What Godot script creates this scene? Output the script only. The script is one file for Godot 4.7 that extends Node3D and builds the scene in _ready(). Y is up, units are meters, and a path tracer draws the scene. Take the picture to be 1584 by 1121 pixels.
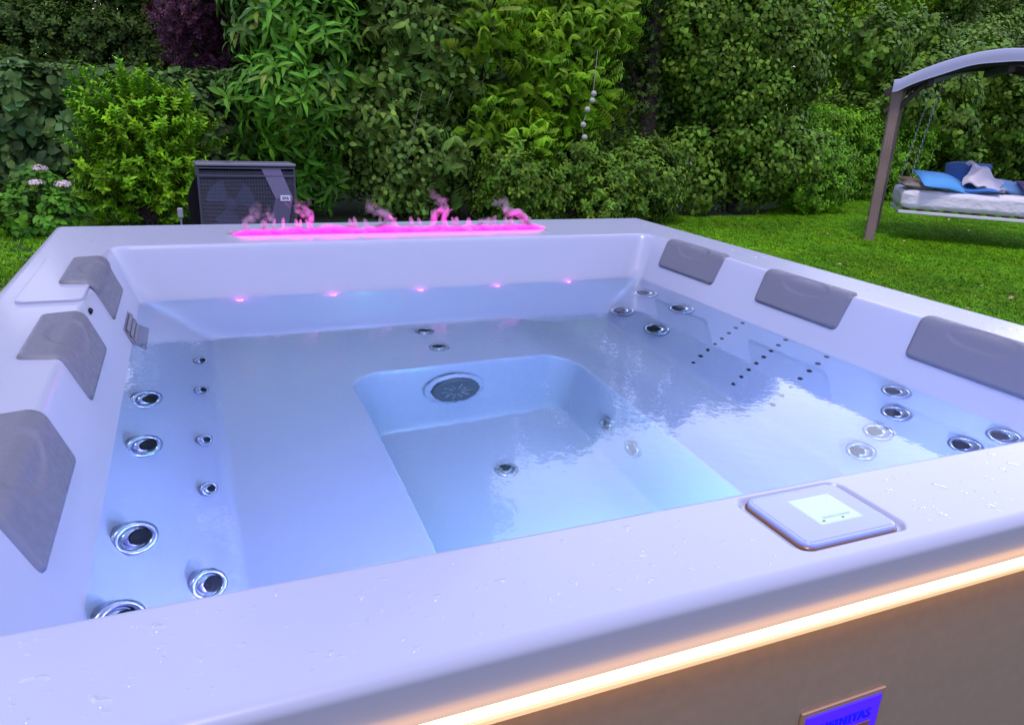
extends Node3D
# A lit hot tub on a lawn at dusk, shrubs and hedges behind, a swing bed to the right.
# y is up, metres; the ground lies at y = 0, the tub's rim at y = 0.92.

const RIM := 0.92
const WATER := 0.76
const TAU4 := PI / 2

var rng := RandomNumberGenerator.new()
var noise := FastNoiseLite.new()
var tub: Node3D
var M := {}


# ---------------------------------------------------------------- mesh building
class Mb:
	var v := PackedVector3Array()
	var n := PackedVector3Array()
	var uv := PackedVector2Array()
	var c := PackedColorArray()
	var i := PackedInt32Array()

	func vert(p: Vector3, nn: Vector3, u := Vector2.ZERO, col := Color.WHITE) -> int:
		v.append(p); n.append(nn); uv.append(u); c.append(col)
		return v.size() - 1

	func face(a: int, b: int, d: int) -> void:   # clockwise seen from the side its normals point to
		var g := (v[b] - v[a]).cross(v[d] - v[a])
		if g.dot(n[a] + n[b] + n[d]) > 0.0:
			i.append(a); i.append(d); i.append(b)
		else:
			i.append(a); i.append(b); i.append(d)

	func tri(a: Vector3, b: Vector3, d: Vector3, nn: Vector3) -> void:
		face(vert(a, nn), vert(b, nn), vert(d, nn))

	func quad(a: Vector3, b: Vector3, d: Vector3, e: Vector3, nn: Vector3) -> void:
		var k := vert(a, nn, Vector2(0, 0))
		vert(b, nn, Vector2(1, 0)); vert(d, nn, Vector2(1, 1)); vert(e, nn, Vector2(0, 1))
		face(k, k + 1, k + 2); face(k, k + 2, k + 3)

	func mesh() -> ArrayMesh:
		var a := []
		a.resize(Mesh.ARRAY_MAX)
		a[Mesh.ARRAY_VERTEX] = v; a[Mesh.ARRAY_NORMAL] = n; a[Mesh.ARRAY_TEX_UV] = uv; a[Mesh.ARRAY_COLOR] = c; a[Mesh.ARRAY_INDEX] = i
		var m := ArrayMesh.new()
		m.add_surface_from_arrays(Mesh.PRIMITIVE_TRIANGLES, a)
		return m

	# a box with chamfered edges, placed by x
	func box(x: Transform3D, size: Vector3, ch := 0.004) -> void:
		var h := size / 2
		ch = minf(ch, minf(h.x, minf(h.y, h.z)) * 0.8)
		var s := [-1.0, 1.0]
		var p := func(ax: int, sx: float, sy: float, sz: float) -> Vector3:
			var q := Vector3(sx * (h.x - ch), sy * (h.y - ch), sz * (h.z - ch))
			q[ax] = [sx, sy, sz][ax] * h[ax]
			return x * q
		var add := func(pts: Array, out: Vector3) -> void:
			var nn := (x.basis * out).normalized()
			if pts.size() == 4: quad(pts[0], pts[1], pts[2], pts[3], nn)
			else: tri(pts[0], pts[1], pts[2], nn)
		for a in s:
			add.call([p.call(0, a, -1.0, -1.0), p.call(0, a, 1.0, -1.0), p.call(0, a, 1.0, 1.0), p.call(0, a, -1.0, 1.0)], Vector3(a, 0, 0))
			add.call([p.call(1, -1.0, a, -1.0), p.call(1, 1.0, a, -1.0), p.call(1, 1.0, a, 1.0), p.call(1, -1.0, a, 1.0)], Vector3(0, a, 0))
			add.call([p.call(2, -1.0, -1.0, a), p.call(2, 1.0, -1.0, a), p.call(2, 1.0, 1.0, a), p.call(2, -1.0, 1.0, a)], Vector3(0, 0, a))
			for b in s:
				add.call([p.call(0, a, b, -1.0), p.call(0, a, b, 1.0), p.call(1, a, b, 1.0), p.call(1, a, b, -1.0)], Vector3(a, b, 0))
				add.call([p.call(0, a, -1.0, b), p.call(0, a, 1.0, b), p.call(2, a, 1.0, b), p.call(2, a, -1.0, b)], Vector3(a, 0, b))
				add.call([p.call(1, -1.0, a, b), p.call(1, 1.0, a, b), p.call(2, 1.0, a, b), p.call(2, -1.0, a, b)], Vector3(0, a, b))
				for e in s:
					add.call([p.call(0, a, b, e), p.call(1, a, b, e), p.call(2, a, b, e)], Vector3(a, b, e))

	# a tube along points with a radius at each
	func tube(pts: Array, rad: Array, sides := 8, capped := true) -> void:
		var start := v.size()
		var up := Vector3.UP if absf((pts[1] - pts[0]).normalized().y) < 0.9 else Vector3.RIGHT
		for k in pts.size():
			var t: Vector3 = (pts[mini(k + 1, pts.size() - 1)] - pts[maxi(k - 1, 0)]).normalized()
			var b := t.cross(up).normalized()
			var d := b.cross(t).normalized()
			up = d
			for j in sides + 1:
				var a := TAU * j / sides
				var o := b * cos(a) + d * sin(a)
				vert(pts[k] + o * rad[k], o, Vector2(float(j) / sides, k))
		var w := sides + 1
		for k in pts.size() - 1:
			for j in sides:
				var q := start + k * w + j
				face(q, q + 1, q + w + 1); face(q, q + w + 1, q + w)
		if capped:
			for e in [0, pts.size() - 1]:
				var t: Vector3 = (pts[e] - pts[1 if e == 0 else e - 1]).normalized()
				var mid := vert(pts[e], t)
				for j in sides:
					var p0 := vert(v[start + e * w + j], t)
					var p1 := vert(v[start + e * w + j + 1], t)
					face(mid, p0, p1)

	# a profile of (radius, height) turned round y, placed by x
	func lathe(x: Transform3D, prof: Array, sides := 24) -> void:
		var start := v.size()
		var m := prof.size()
		for k in m:
			var t: Vector2 = prof[mini(k + 1, m - 1)] - prof[maxi(k - 1, 0)]
			var nn := Vector2(t.y, -t.x).normalized()
			for j in sides + 1:
				var a := TAU * j / sides
				vert(x * Vector3(cos(a) * prof[k].x, prof[k].y, sin(a) * prof[k].x), (x.basis * Vector3(cos(a) * nn.x, nn.y, sin(a) * nn.x)).normalized(), Vector2(float(j) / sides, float(k) / m))
		for k in m - 1:
			for j in sides:
				var q := start + k * (sides + 1) + j
				face(q, q + 1, q + sides + 2); face(q, q + sides + 2, q + sides + 1)

	# a grid of points (rows x columns) with smooth normals that lean towards out
	func grid(p: PackedVector3Array, rows: int, cols: int, flip := false, closed_uv := Vector2.ONE) -> void:
		var start := v.size()
		for r in rows:
			for k in cols:
				var du: Vector3 = p[r * cols + mini(k + 1, cols - 1)] - p[r * cols + maxi(k - 1, 0)]
				var dv: Vector3 = p[mini(r + 1, rows - 1) * cols + k] - p[maxi(r - 1, 0) * cols + k]
				var nn := dv.cross(du).normalized()
				if nn == Vector3.ZERO: nn = Vector3.UP
				vert(p[r * cols + k], -nn if flip else nn, Vector2(float(k) / (cols - 1), float(r) / (rows - 1)) * closed_uv)
		for r in rows - 1:
			for k in cols - 1:
				var q := start + r * cols + k
				if flip:
					i.append_array([q, q + cols + 1, q + 1, q, q + cols, q + cols + 1])
				else:
					i.append_array([q, q + 1, q + cols + 1, q, q + cols + 1, q + cols])


# ---------------------------------------------------------------- nodes
func obj(called: String, mesh, m: Material, parent: Node = self) -> MeshInstance3D:
	var o := MeshInstance3D.new()
	o.name = numbered(called, parent)
	o.mesh = mesh.mesh() if mesh is Mb else mesh
	o.material_override = m
	parent.add_child(o, true)
	return o


func numbered(called: String, parent: Node) -> String:
	if not parent.has_node(NodePath(called)): return called
	var key := "count_" + called
	var k: int = parent.get_meta(key, 0) + 1
	parent.set_meta(key, k)
	return "%s_%03d" % [called, k]


func tag(o: Node, label: String, category := "", group := "", kind := "") -> Node:
	o.set_meta("label", label)
	if category: o.set_meta("category", category)
	if group: o.set_meta("group", group)
	if kind: o.set_meta("kind", kind)
	return o


func thing(called: String, label: String, category: String, at := Vector3.ZERO, group := "") -> Node3D:
	var o := Node3D.new()
	o.name = numbered(called, self)
	add_child(o, true)
	o.position = at
	tag(o, label, category, group)
	return o


func lin(r: float, g: float, b: float, a := 1.0) -> Color:
	var c := Color(r, g, b).linear_to_srgb()
	c.a = a
	return c


func mat(r: float, g: float, b: float, rough := 0.6, metal := 0.0) -> StandardMaterial3D:
	var m := StandardMaterial3D.new()
	m.albedo_color = lin(r, g, b)
	m.roughness = rough
	m.metallic = metal
	return m


func noise_tex(size: int, freq: float, lo: Color, hi: Color, oct := 4, seed_ := 1, normal := false, bump := 4.0) -> Texture2D:
	var f := FastNoiseLite.new()
	f.seed = seed_
	f.frequency = freq
	f.fractal_octaves = oct
	var im := f.get_seamless_image(size, size)
	if normal:
		im.convert(Image.FORMAT_RGBA8)
		im.bump_map_to_normal_map(bump)
		return ImageTexture.create_from_image(im)
	im.convert(Image.FORMAT_L8)
	var data := im.get_data()
	var out := PackedByteArray()
	out.resize(size * size * 3)
	for k in size * size:
		var t := data[k] / 255.0
		t = clampf((t - 0.2) / 0.6, 0.0, 1.0)
		var c := lo.lerp(hi, t)
		out[k * 3] = int(c.r * 255); out[k * 3 + 1] = int(c.g * 255); out[k * 3 + 2] = int(c.b * 255)
	return ImageTexture.create_from_image(Image.create_from_data(size, size, false, Image.FORMAT_RGB8, out))


func tri_map(m: StandardMaterial3D, scale: float) -> StandardMaterial3D:
	m.uv1_triplanar = true
	m.uv1_world_triplanar = true
	m.uv1_scale = Vector3.ONE * scale
	return m


func leaf_mat(r: float, g: float, b: float, rough := 0.42, through := 0.5) -> StandardMaterial3D:
	var m := mat(r, g, b, rough)
	m.vertex_color_use_as_albedo = true
	m.metallic_specular = 0.24
	m.backlight_enabled = true
	m.backlight = Color(through, through, through * 0.6)
	return m


func materials() -> void:
	var shell := mat(0.375, 0.395, 0.475, 0.16)
	shell.roughness = 0.30
	shell.clearcoat_enabled = true
	shell.clearcoat = 0.2
	shell.clearcoat_roughness = 0.08
	M.shell = tri_map(shell, 1.4)
	var pil := mat(0.135, 0.137, 0.165, 0.6)
	pil.roughness_texture = noise_tex(512, 0.03, Color(0.6, 0.6, 0.6), Color(1, 1, 1), 5, 6)
	pil.normal_enabled = false
	pil.normal_texture = noise_tex(512, 0.25, Color.BLACK, Color.WHITE, 2, 7, true, 2.0)
	pil.normal_scale = 0.05
	M.pillow = tri_map(pil, 3.0)
	var cab := mat(0.28, 0.215, 0.155, 0.5)
	cab.albedo_texture = noise_tex(512, 0.03, Color(0.97, 0.97, 0.97), Color(1, 1, 1), 5, 9)
	cab.normal_enabled = false
	cab.normal_texture = noise_tex(512, 0.3, Color.BLACK, Color.WHITE, 3, 10, true, 3.0)
	cab.normal_scale = 0.04
	M.cabinet = tri_map(cab, 2.5)
	M.chrome = mat(0.42, 0.43, 0.47, 0.2, 1.0)
	M.dark = mat(0.010, 0.010, 0.012, 0.6)
	M.dark.metallic_specular = 0.2
	M.grey_plastic = mat(0.22, 0.23, 0.25, 0.4)
	M.dark_plastic = mat(0.07, 0.075, 0.09, 0.45)
	var w := StandardMaterial3D.new()
	w.albedo_color = lin(0.75, 0.97, 1.0, 0.0)
	w.roughness = 0.0
	w.refraction_enabled = true
	w.refraction_scale = 0.0333
	w.normal_enabled = true
	w.normal_texture = noise_tex(512, 0.022, Color.BLACK, Color.WHITE, 3, 12, true, 5.0)
	w.normal_scale = 0.035
	M.water = tri_map(w, 2.2)
	var dr := StandardMaterial3D.new()
	dr.transparency = BaseMaterial3D.TRANSPARENCY_ALPHA
	dr.albedo_color = lin(1, 1, 1, 0.03)
	dr.roughness = 0.02
	M.drop = dr
	var g := mat(0.035, 0.085, 0.008, 0.95)
	g.albedo_texture = noise_tex(512, 0.03, Color(0.55, 0.6, 0.5), Color(1, 1, 1), 5, 14)
	M.ground = tri_map(g, 0.7)
	M.blade = leaf_mat(0.15, 0.38, 0.008, 0.7, 0.6)
	var bark := mat(0.10, 0.075, 0.055, 0.9)
	bark.albedo_texture = noise_tex(256, 0.05, Color(0.45, 0.45, 0.45), Color(1, 1, 1), 5, 15)
	bark.normal_enabled = true
	bark.normal_texture = noise_tex(256, 0.08, Color.BLACK, Color.WHITE, 4, 16, true, 8.0)
	M.bark = tri_map(bark, 2.0)
	M.twig = mat(0.16, 0.13, 0.09, 0.8)
	var wood := mat(0.36, 0.26, 0.20, 0.75)
	wood.albedo_texture = noise_tex(256, 0.04, Color(0.6, 0.6, 0.6), Color(1, 1, 1), 5, 17)
	wood.uv1_scale = Vector3(3, 0.4, 1)
	M.wood = wood
	M.dark_wood = mat(0.045, 0.032, 0.028, 0.7)
	var cloth := mat(0.40, 0.42, 0.55, 0.8)
	cloth.backlight_enabled = true
	cloth.backlight = Color(0.12, 0.12, 0.12)
	M.canopy = cloth
	M.white_metal = mat(0.7, 0.7, 0.72, 0.4)
	var mt := mat(0.78, 0.76, 0.78, 0.9)
	mt.normal_enabled = true
	mt.normal_texture = noise_tex(256, 0.02, Color.BLACK, Color.WHITE, 3, 19, true, 10.0)
	mt.normal_scale = 0.5
	M.mattress = tri_map(mt, 1.6)


# ---------------------------------------------------------------- first the view, the sky and the light
func view_and_light() -> void:
	var cam := Camera3D.new()
	cam.name = "camera"
	add_child(cam)
	cam.transform = Transform3D(Basis(Vector3(0.921143, 0.044854, 0.386632), Vector3(0.085986, 0.945344, -0.314533), Vector3(-0.379608, 0.322975, 0.866940)), Vector3(0, 1.38, 0))
	cam.fov = 51.62
	cam.near = 0.05
	cam.far = 400.0
	cam.current = true
	var env := Environment.new()
	env.background_mode = Environment.BG_SKY
	var sm := PanoramaSkyMaterial.new()
	sm.panorama = dusk_sky()
	var sky := Sky.new()
	sky.sky_material = sm
	env.sky = sky
	env.background_energy_multiplier = 1.0
	env.tonemap_mode = Environment.TONE_MAPPER_LINEAR
	env.tonemap_exposure = 1.25
	env.sdfgi_enabled = true
	env.ssao_enabled = true
	env.ssil_enabled = true
	env.volumetric_fog_enabled = true
	env.volumetric_fog_density = 0.0
	var we := WorldEnvironment.new()
	we.name = "world_environment"
	we.environment = env
	add_child(we)
	var sun := DirectionalLight3D.new()
	sun.name = "sun"
	sun.light_energy = 0.5
	sun.light_color = Color(1.0, 0.95, 0.9)
	sun.light_angular_distance = 14.0
	sun.sky_mode = DirectionalLight3D.SKY_MODE_LIGHT_ONLY
	sun.shadow_enabled = true
	sun.rotation_degrees = Vector3(-68, -35, 0)
	add_child(sun)


# dusk: a blue zenith, a pale horizon, and the glow where the sun went down, to the right behind the trees
func dusk_sky() -> Texture2D:
	var w := 512
	var h := 256
	var im := Image.create(w, h, false, Image.FORMAT_RGBF)
	var f := FastNoiseLite.new()
	f.seed = 8
	f.frequency = 1.6
	f.fractal_octaves = 4
	for y in h:
		var el := PI * (0.5 - (y + 0.5) / h)
		for x in w:
			# the first column looks towards -z, columns grow towards +x
			var az := TAU * (x + 0.5) / w
			var up := maxf(sin(el), 0.0)
			var d := wrapf(az - 0.60, -PI, PI)
			var c := Vector3(0.60, 0.58, 0.74).lerp(Vector3(0.52, 0.58, 1.30), pow(up, 0.4))
			c += Vector3(2.7, 2.5, 2.3).lerp(Vector3(2.3, 2.5, 2.9), smoothstep(0.1, 0.4, el)) * exp(-pow(d / 1.0, 2.0)) * exp(-pow(maxf(el, 0.0) / 0.66, 2.0))
			var n := f.get_noise_3d(cos(az) * cos(el) * 1.2, sin(el) * 3.0, sin(az) * cos(el) * 1.2)
			c *= 1.0 + 0.12 * n
			if el < 0.0: c = Vector3(0.06, 0.08, 0.04)
			im.set_pixel(x, y, Color(c.x, c.y, c.z))
	return ImageTexture.create_from_image(im)


func omni(parent: Node, at: Vector3, col: Color, energy: float, size := 0.02, reach := 4.0) -> void:
	var l := OmniLight3D.new()
	l.name = "lamp_light"
	l.light_color = col
	l.light_energy = energy
	l.light_size = size
	l.omni_range = reach
	l.omni_attenuation = 2.0
	l.shadow_enabled = true
	parent.add_child(l, true)
	l.position = at


func area(parent: Node, x: Transform3D, size: Vector2, col: Color, energy: float) -> void:
	var l := AreaLight3D.new()
	l.name = "panel_light"
	l.area_size = size
	l.light_color = col
	l.light_energy = energy
	l.area_range = 5.0
	l.area_attenuation = 2.0
	l.shadow_enabled = true
	parent.add_child(l, true)
	l.transform = x


func glow(r: float, g: float, b: float, k := 1.0, base := 0.3) -> StandardMaterial3D:
	var m := mat(base, base, base, 0.4)
	m.emission_enabled = true
	m.emission = lin(r, g, b)
	m.emission_energy_multiplier = k
	return m


# ---------------------------------------------------------------- the hot tub
static func smin(a: float, b: float, k: float) -> float:
	var h := maxf(k - absf(a - b), 0.0)
	return minf(a, b) - h * h / (4.0 * k)


static func smax(a: float, b: float, k: float) -> float:
	var h := maxf(k - absf(a - b), 0.0)
	return maxf(a, b) + h * h / (4.0 * k)


static func wall_depth(d: float, a: float, s2: float) -> float:
	return d * 0.16 / a if d < a else 0.16 + (d - a) * s2


static func rbox(x: float, z: float, cx: float, cz: float, hx: float, hz: float, r: float) -> float:   # > 0 inside
	var qx := absf(x - cx) - hx + r
	var qz := absf(z - cz) - hz + r
	return r - Vector2(maxf(qx, 0), maxf(qz, 0)).length() - minf(maxf(qx, qz), 0)


static func shell_y(x: float, z: float) -> float:
	var d := -0.05
	if x > -0.30 and x < 1.76 and z > -2.64 and z < -0.60:
		var dl := wall_depth(x + 0.233, 0.068, 1.87)
		var dr := wall_depth(1.69 - x, 0.064, 2.08)
		var df := wall_depth(z + 2.57, 0.072, 4.6)
		var dn := wall_depth(-0.673 - z, 0.05, 5.0)
		d = smin(smin(dl, dr, 0.14), smin(df, dn, 0.14), 0.14)
		var seat := lerpf(0.51, 0.60, smoothstep(0.95, 1.25, x))
		var ins := rbox(x, z, 0.73, -1.49, 0.35, 0.53, 0.10)
		if ins > -0.03:
			seat = smin(0.86, smax(seat, seat + ins * 8.0, 0.05), 0.11)
		d = smin(d, seat, 0.035)
	d = smax(d, 0.0, 0.016)
	# the shallow tray round the control panel, and the waterfall slot in the far deck
	if z > -0.69 and x > 0.55 and x < 0.85:
		var t := rbox(x, z, 0.688, -0.598, 0.087, 0.063, 0.02)
		d += 0.006 * smoothstep(0.0, 0.005, t)
	if z < -2.72 and z > -2.752 and x > 0.128 and x < 1.315:
		d += 0.024 * smoothstep(0.0, 0.002, rbox(x, z, 0.7215, -2.7355, 0.5895, 0.0135, 0.008))
	return RIM - d


func build_shell() -> void:
	var xs := PackedFloat32Array()
	var zs := PackedFloat32Array()
	var x0 := -0.408
	var x1 := 1.890
	var z0 := -2.975
	var z1 := -0.520
	var k := x0
	while k < x1 - 0.002:
		xs.append(k)
		k += 0.0025 if (k > 0.588 and k < 0.61) or (k > 0.765 and k < 0.79) or (k > 0.36 and k < 0.40) else 0.0052
	xs.append(x1)
	k = z0
	while k < z1 - 0.002:
		zs.append(k)
		k += 0.0012 if k > -2.7515 and k < -2.7195 else 0.0025 if k > -0.69 else 0.0052
	zs.append(z1)
	var nx := xs.size()
	var nz := zs.size()
	var mb := Mb.new()
	mb.v.resize(nx * nz); mb.n.resize(nx * nz); mb.uv.resize(nx * nz); mb.c.resize(nx * nz)
	mb.c.fill(Color.WHITE)
	for b in nz:
		for a in nx:
			mb.v[b * nx + a] = Vector3(xs[a], shell_y(xs[a], zs[b]), zs[b])
	for b in nz:
		for a in nx:
			var du := mb.v[b * nx + mini(a + 1, nx - 1)] - mb.v[b * nx + maxi(a - 1, 0)]
			var dv := mb.v[mini(b + 1, nz - 1) * nx + a] - mb.v[maxi(b - 1, 0) * nx + a]
			mb.n[b * nx + a] = dv.cross(du).normalized()
	var idx := PackedInt32Array()
	idx.resize((nx - 1) * (nz - 1) * 6)
	var w := 0
	for b in nz - 1:
		for a in nx - 1:
			var q := b * nx + a
			idx[w] = q; idx[w + 1] = q + 1; idx[w + 2] = q + nx + 1
			idx[w + 3] = q; idx[w + 4] = q + nx + 1; idx[w + 5] = q + nx
			w += 6
	mb.i = idx
	# the rounded outer edge and the lip below it
	var r := 0.010
	var ring := [Vector3(x0, 0, z0), Vector3(x1, 0, z0), Vector3(x1, 0, z1), Vector3(x0, 0, z1)]
	for e in 4:
		var a: Vector3 = ring[e]
		var b: Vector3 = ring[(e + 1) % 4]
		var out := Vector3.UP.cross((b - a).normalized()) * -1.0
		if out.dot(Vector3(0.74, 0, -1.75) - a) > 0: out = -out
		var prev: Vector3 = ring[(e + 3) % 4]
		var next: Vector3 = ring[(e + 2) % 4]
		var ma := (a - prev).normalized()
		var mb2 := (b - next).normalized()
		var prof := []
		for s in 9:
			var t := s * PI / 16
			prof.append([sin(t) * r, RIM - r + cos(t) * r, Vector3(0, cos(t), 0) + out * sin(t)])
		prof.append([r, 0.8650, out])
		prof.append([r - 0.001, 0.8635, (out + Vector3.DOWN).normalized()])
		prof.append([r - 0.018, 0.8630, Vector3.DOWN])
		for p in prof.size() - 1:
			var f = prof[p]
			var g = prof[p + 1]
			var q := mb.vert(a + out * f[0] + ma * f[0] + Vector3.UP * f[1], f[2])
			mb.vert(b + out * f[0] + mb2 * f[0] + Vector3.UP * f[1], f[2])
			mb.vert(b + out * g[0] + mb2 * g[0] + Vector3.UP * g[1], g[2])
			mb.vert(a + out * g[0] + ma * g[0] + Vector3.UP * g[1], g[2])
			mb.face(q, q + 1, q + 2); mb.face(q, q + 2, q + 3)
	obj("shell", mb, M.shell, tub)


# a soft headrest folded over the rim: u runs along z, s along the profile from the deck down the wall
func pillow(z_a: float, z_b: float, right: bool, lift := 0.0) -> void:
	var top_x := 1.69 if right else -0.233
	var dirx := 1.0 if right else -1.0
	var deck_len := 0.035 if right else 0.075
	var wall_len := 0.107 if right else 0.098
	var total := deck_len + wall_len
	var slope := Vector2(-dirx * 0.066, -0.16).normalized()
	var rows := 34
	var cols := 46
	var zc := (z_a + z_b) / 2
	var half := (z_b - z_a) / 2
	var pts := PackedVector3Array()
	for r in rows + 1:
		for c in cols + 1:
			var s := total * r / rows
			var u := -1.0 + 2.0 * c / cols
			# the outline: narrower towards both ends, with round corners
			var mid := (s - deck_len) / total
			var hw := half * (1.0 - (0.12 if s < deck_len else 0.02) * absf(mid) * 2.0)
			var e := minf(s, total - s)
			var rc := 0.018
			var cut := 0.0
			if e < rc: cut = rc - sqrt(maxf(rc * rc - (rc - e) * (rc - e), 0.0))
			var z := zc + u * (hw - cut)
			var side := (1.0 - absf(u)) * hw
			var edge := minf(e, side)
			var th := 0.0115 * (1.0 - pow(1.0 - clampf(edge / 0.011, 0.0, 1.0), 2.5)) - 0.004
			# the hollow for the head
			var hx := u / 0.55
			var hs := (s - (deck_len if not right else deck_len + 0.012)) / (0.046 if not right else 0.03)
			var hol := 1.0 - sqrt(hx * hx + hs * hs)
			th -= 0.0035 * smoothstep(0.0, 0.16, hol)
			# the fold itself, softened
			var a := s - deck_len
			var p2: Vector2
			var n2: Vector2
			var wn := Vector2(-slope.y * -dirx, slope.x * -dirx)
			if wn.y < 0: wn = -wn
			var f := smoothstep(-0.014, 0.014, a)
			p2 = Vector2(top_x, RIM) + (Vector2(-dirx, 0) * a if a < 0 else slope * a)
			n2 = Vector2(0, 1).lerp(wn, f).normalized()
			p2 -= n2 * 0.005 * (1.0 - absf(2.0 * f - 1.0))
			th += lift * (1.0 - smoothstep(-0.01, 0.03, a))
			var q := p2 + n2 * th
			pts.append(Vector3(q.x, q.y, z))
	var mb := Mb.new()
	mb.grid(pts, rows + 1, cols + 1, not right)
	obj("pillow", mb, M.pillow, tub)


func on_wall(left: bool, y: float, z: float) -> Transform3D:
	var x: float
	var nn: Vector3
	if left:
		x = -0.165 + (0.76 - y) / 1.87
		nn = Vector3(1.87, 1, 0).normalized()
	else:
		x = 1.626 - (0.76 - y) / 2.08
		nn = Vector3(-2.08, 1, 0).normalized()
	return aim(Vector3(x, y, z), nn)


func aim(at: Vector3, up: Vector3) -> Transform3D:
	up = up.normalized()
	var xx := (Vector3.RIGHT if absf(up.x) < 0.8 else Vector3.BACK)
	xx = (xx - up * xx.dot(up)).normalized()
	return Transform3D(Basis(xx, up, xx.cross(up)), at)


var jet_meshes := {}


func jet(x: Transform3D, r: float, dark := true, tilt := 0.0) -> void:
	var j := Node3D.new()
	j.name = numbered("jet", tub)
	tub.add_child(j, true)
	var nn := (x.basis.y * 0.65 + (Vector3(0, 0.35, 0.65) if x.basis.y.x > 0.0 else Vector3(0, 0.55, 0.25))).normalized() if absf(x.basis.y.x) > 0.4 and x.basis.y.y > 0.3 else x.basis.y
	x = aim(x.origin + nn * 0.021, nn) if nn != x.basis.y else x
	j.transform = x.rotated_local(Vector3.UP, tilt).translated_local(Vector3(0, 0.001, 0))
	if not jet_meshes.has(r):
		var ring := Mb.new()
		ring.lathe(Transform3D.IDENTITY, [Vector2(1.0, -0.5), Vector2(1.0, 0.06), Vector2(0.97, 0.13), Vector2(0.9, 0.19), Vector2(0.8, 0.21), Vector2(0.7, 0.18), Vector2(0.64, 0.10), Vector2(0.60, 0.04), Vector2(0.58, -0.02)].map(func(p): return p * r), 32)
		var cup := Mb.new()
		cup.lathe(Transform3D.IDENTITY, [Vector2(0.62, -0.06), Vector2(0.56, 0.04), Vector2(0.44, 0.11), Vector2(0.28, 0.15), Vector2(0.0, 0.17)].map(func(p): return p * r), 24)
		var eye := Mb.new()
		eye.lathe(Transform3D(Basis.IDENTITY, Vector3(0.15 * r, 0.02 * r, 0)), [Vector2(0.47, 0.02), Vector2(0.46, 0.16), Vector2(0.42, 0.19), Vector2(0.38, 0.17), Vector2(0.0, 0.15)].map(func(p): return p * r), 24)
		jet_meshes[r] = [ring.mesh(), cup.mesh(), eye.mesh()]
	obj("ring", jet_meshes[r][0], M.chrome, j)
	obj("cup", jet_meshes[r][1], M.chrome, j)
	obj("nozzle", jet_meshes[r][2], M.dark if dark else M.dark_plastic, j)


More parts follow.
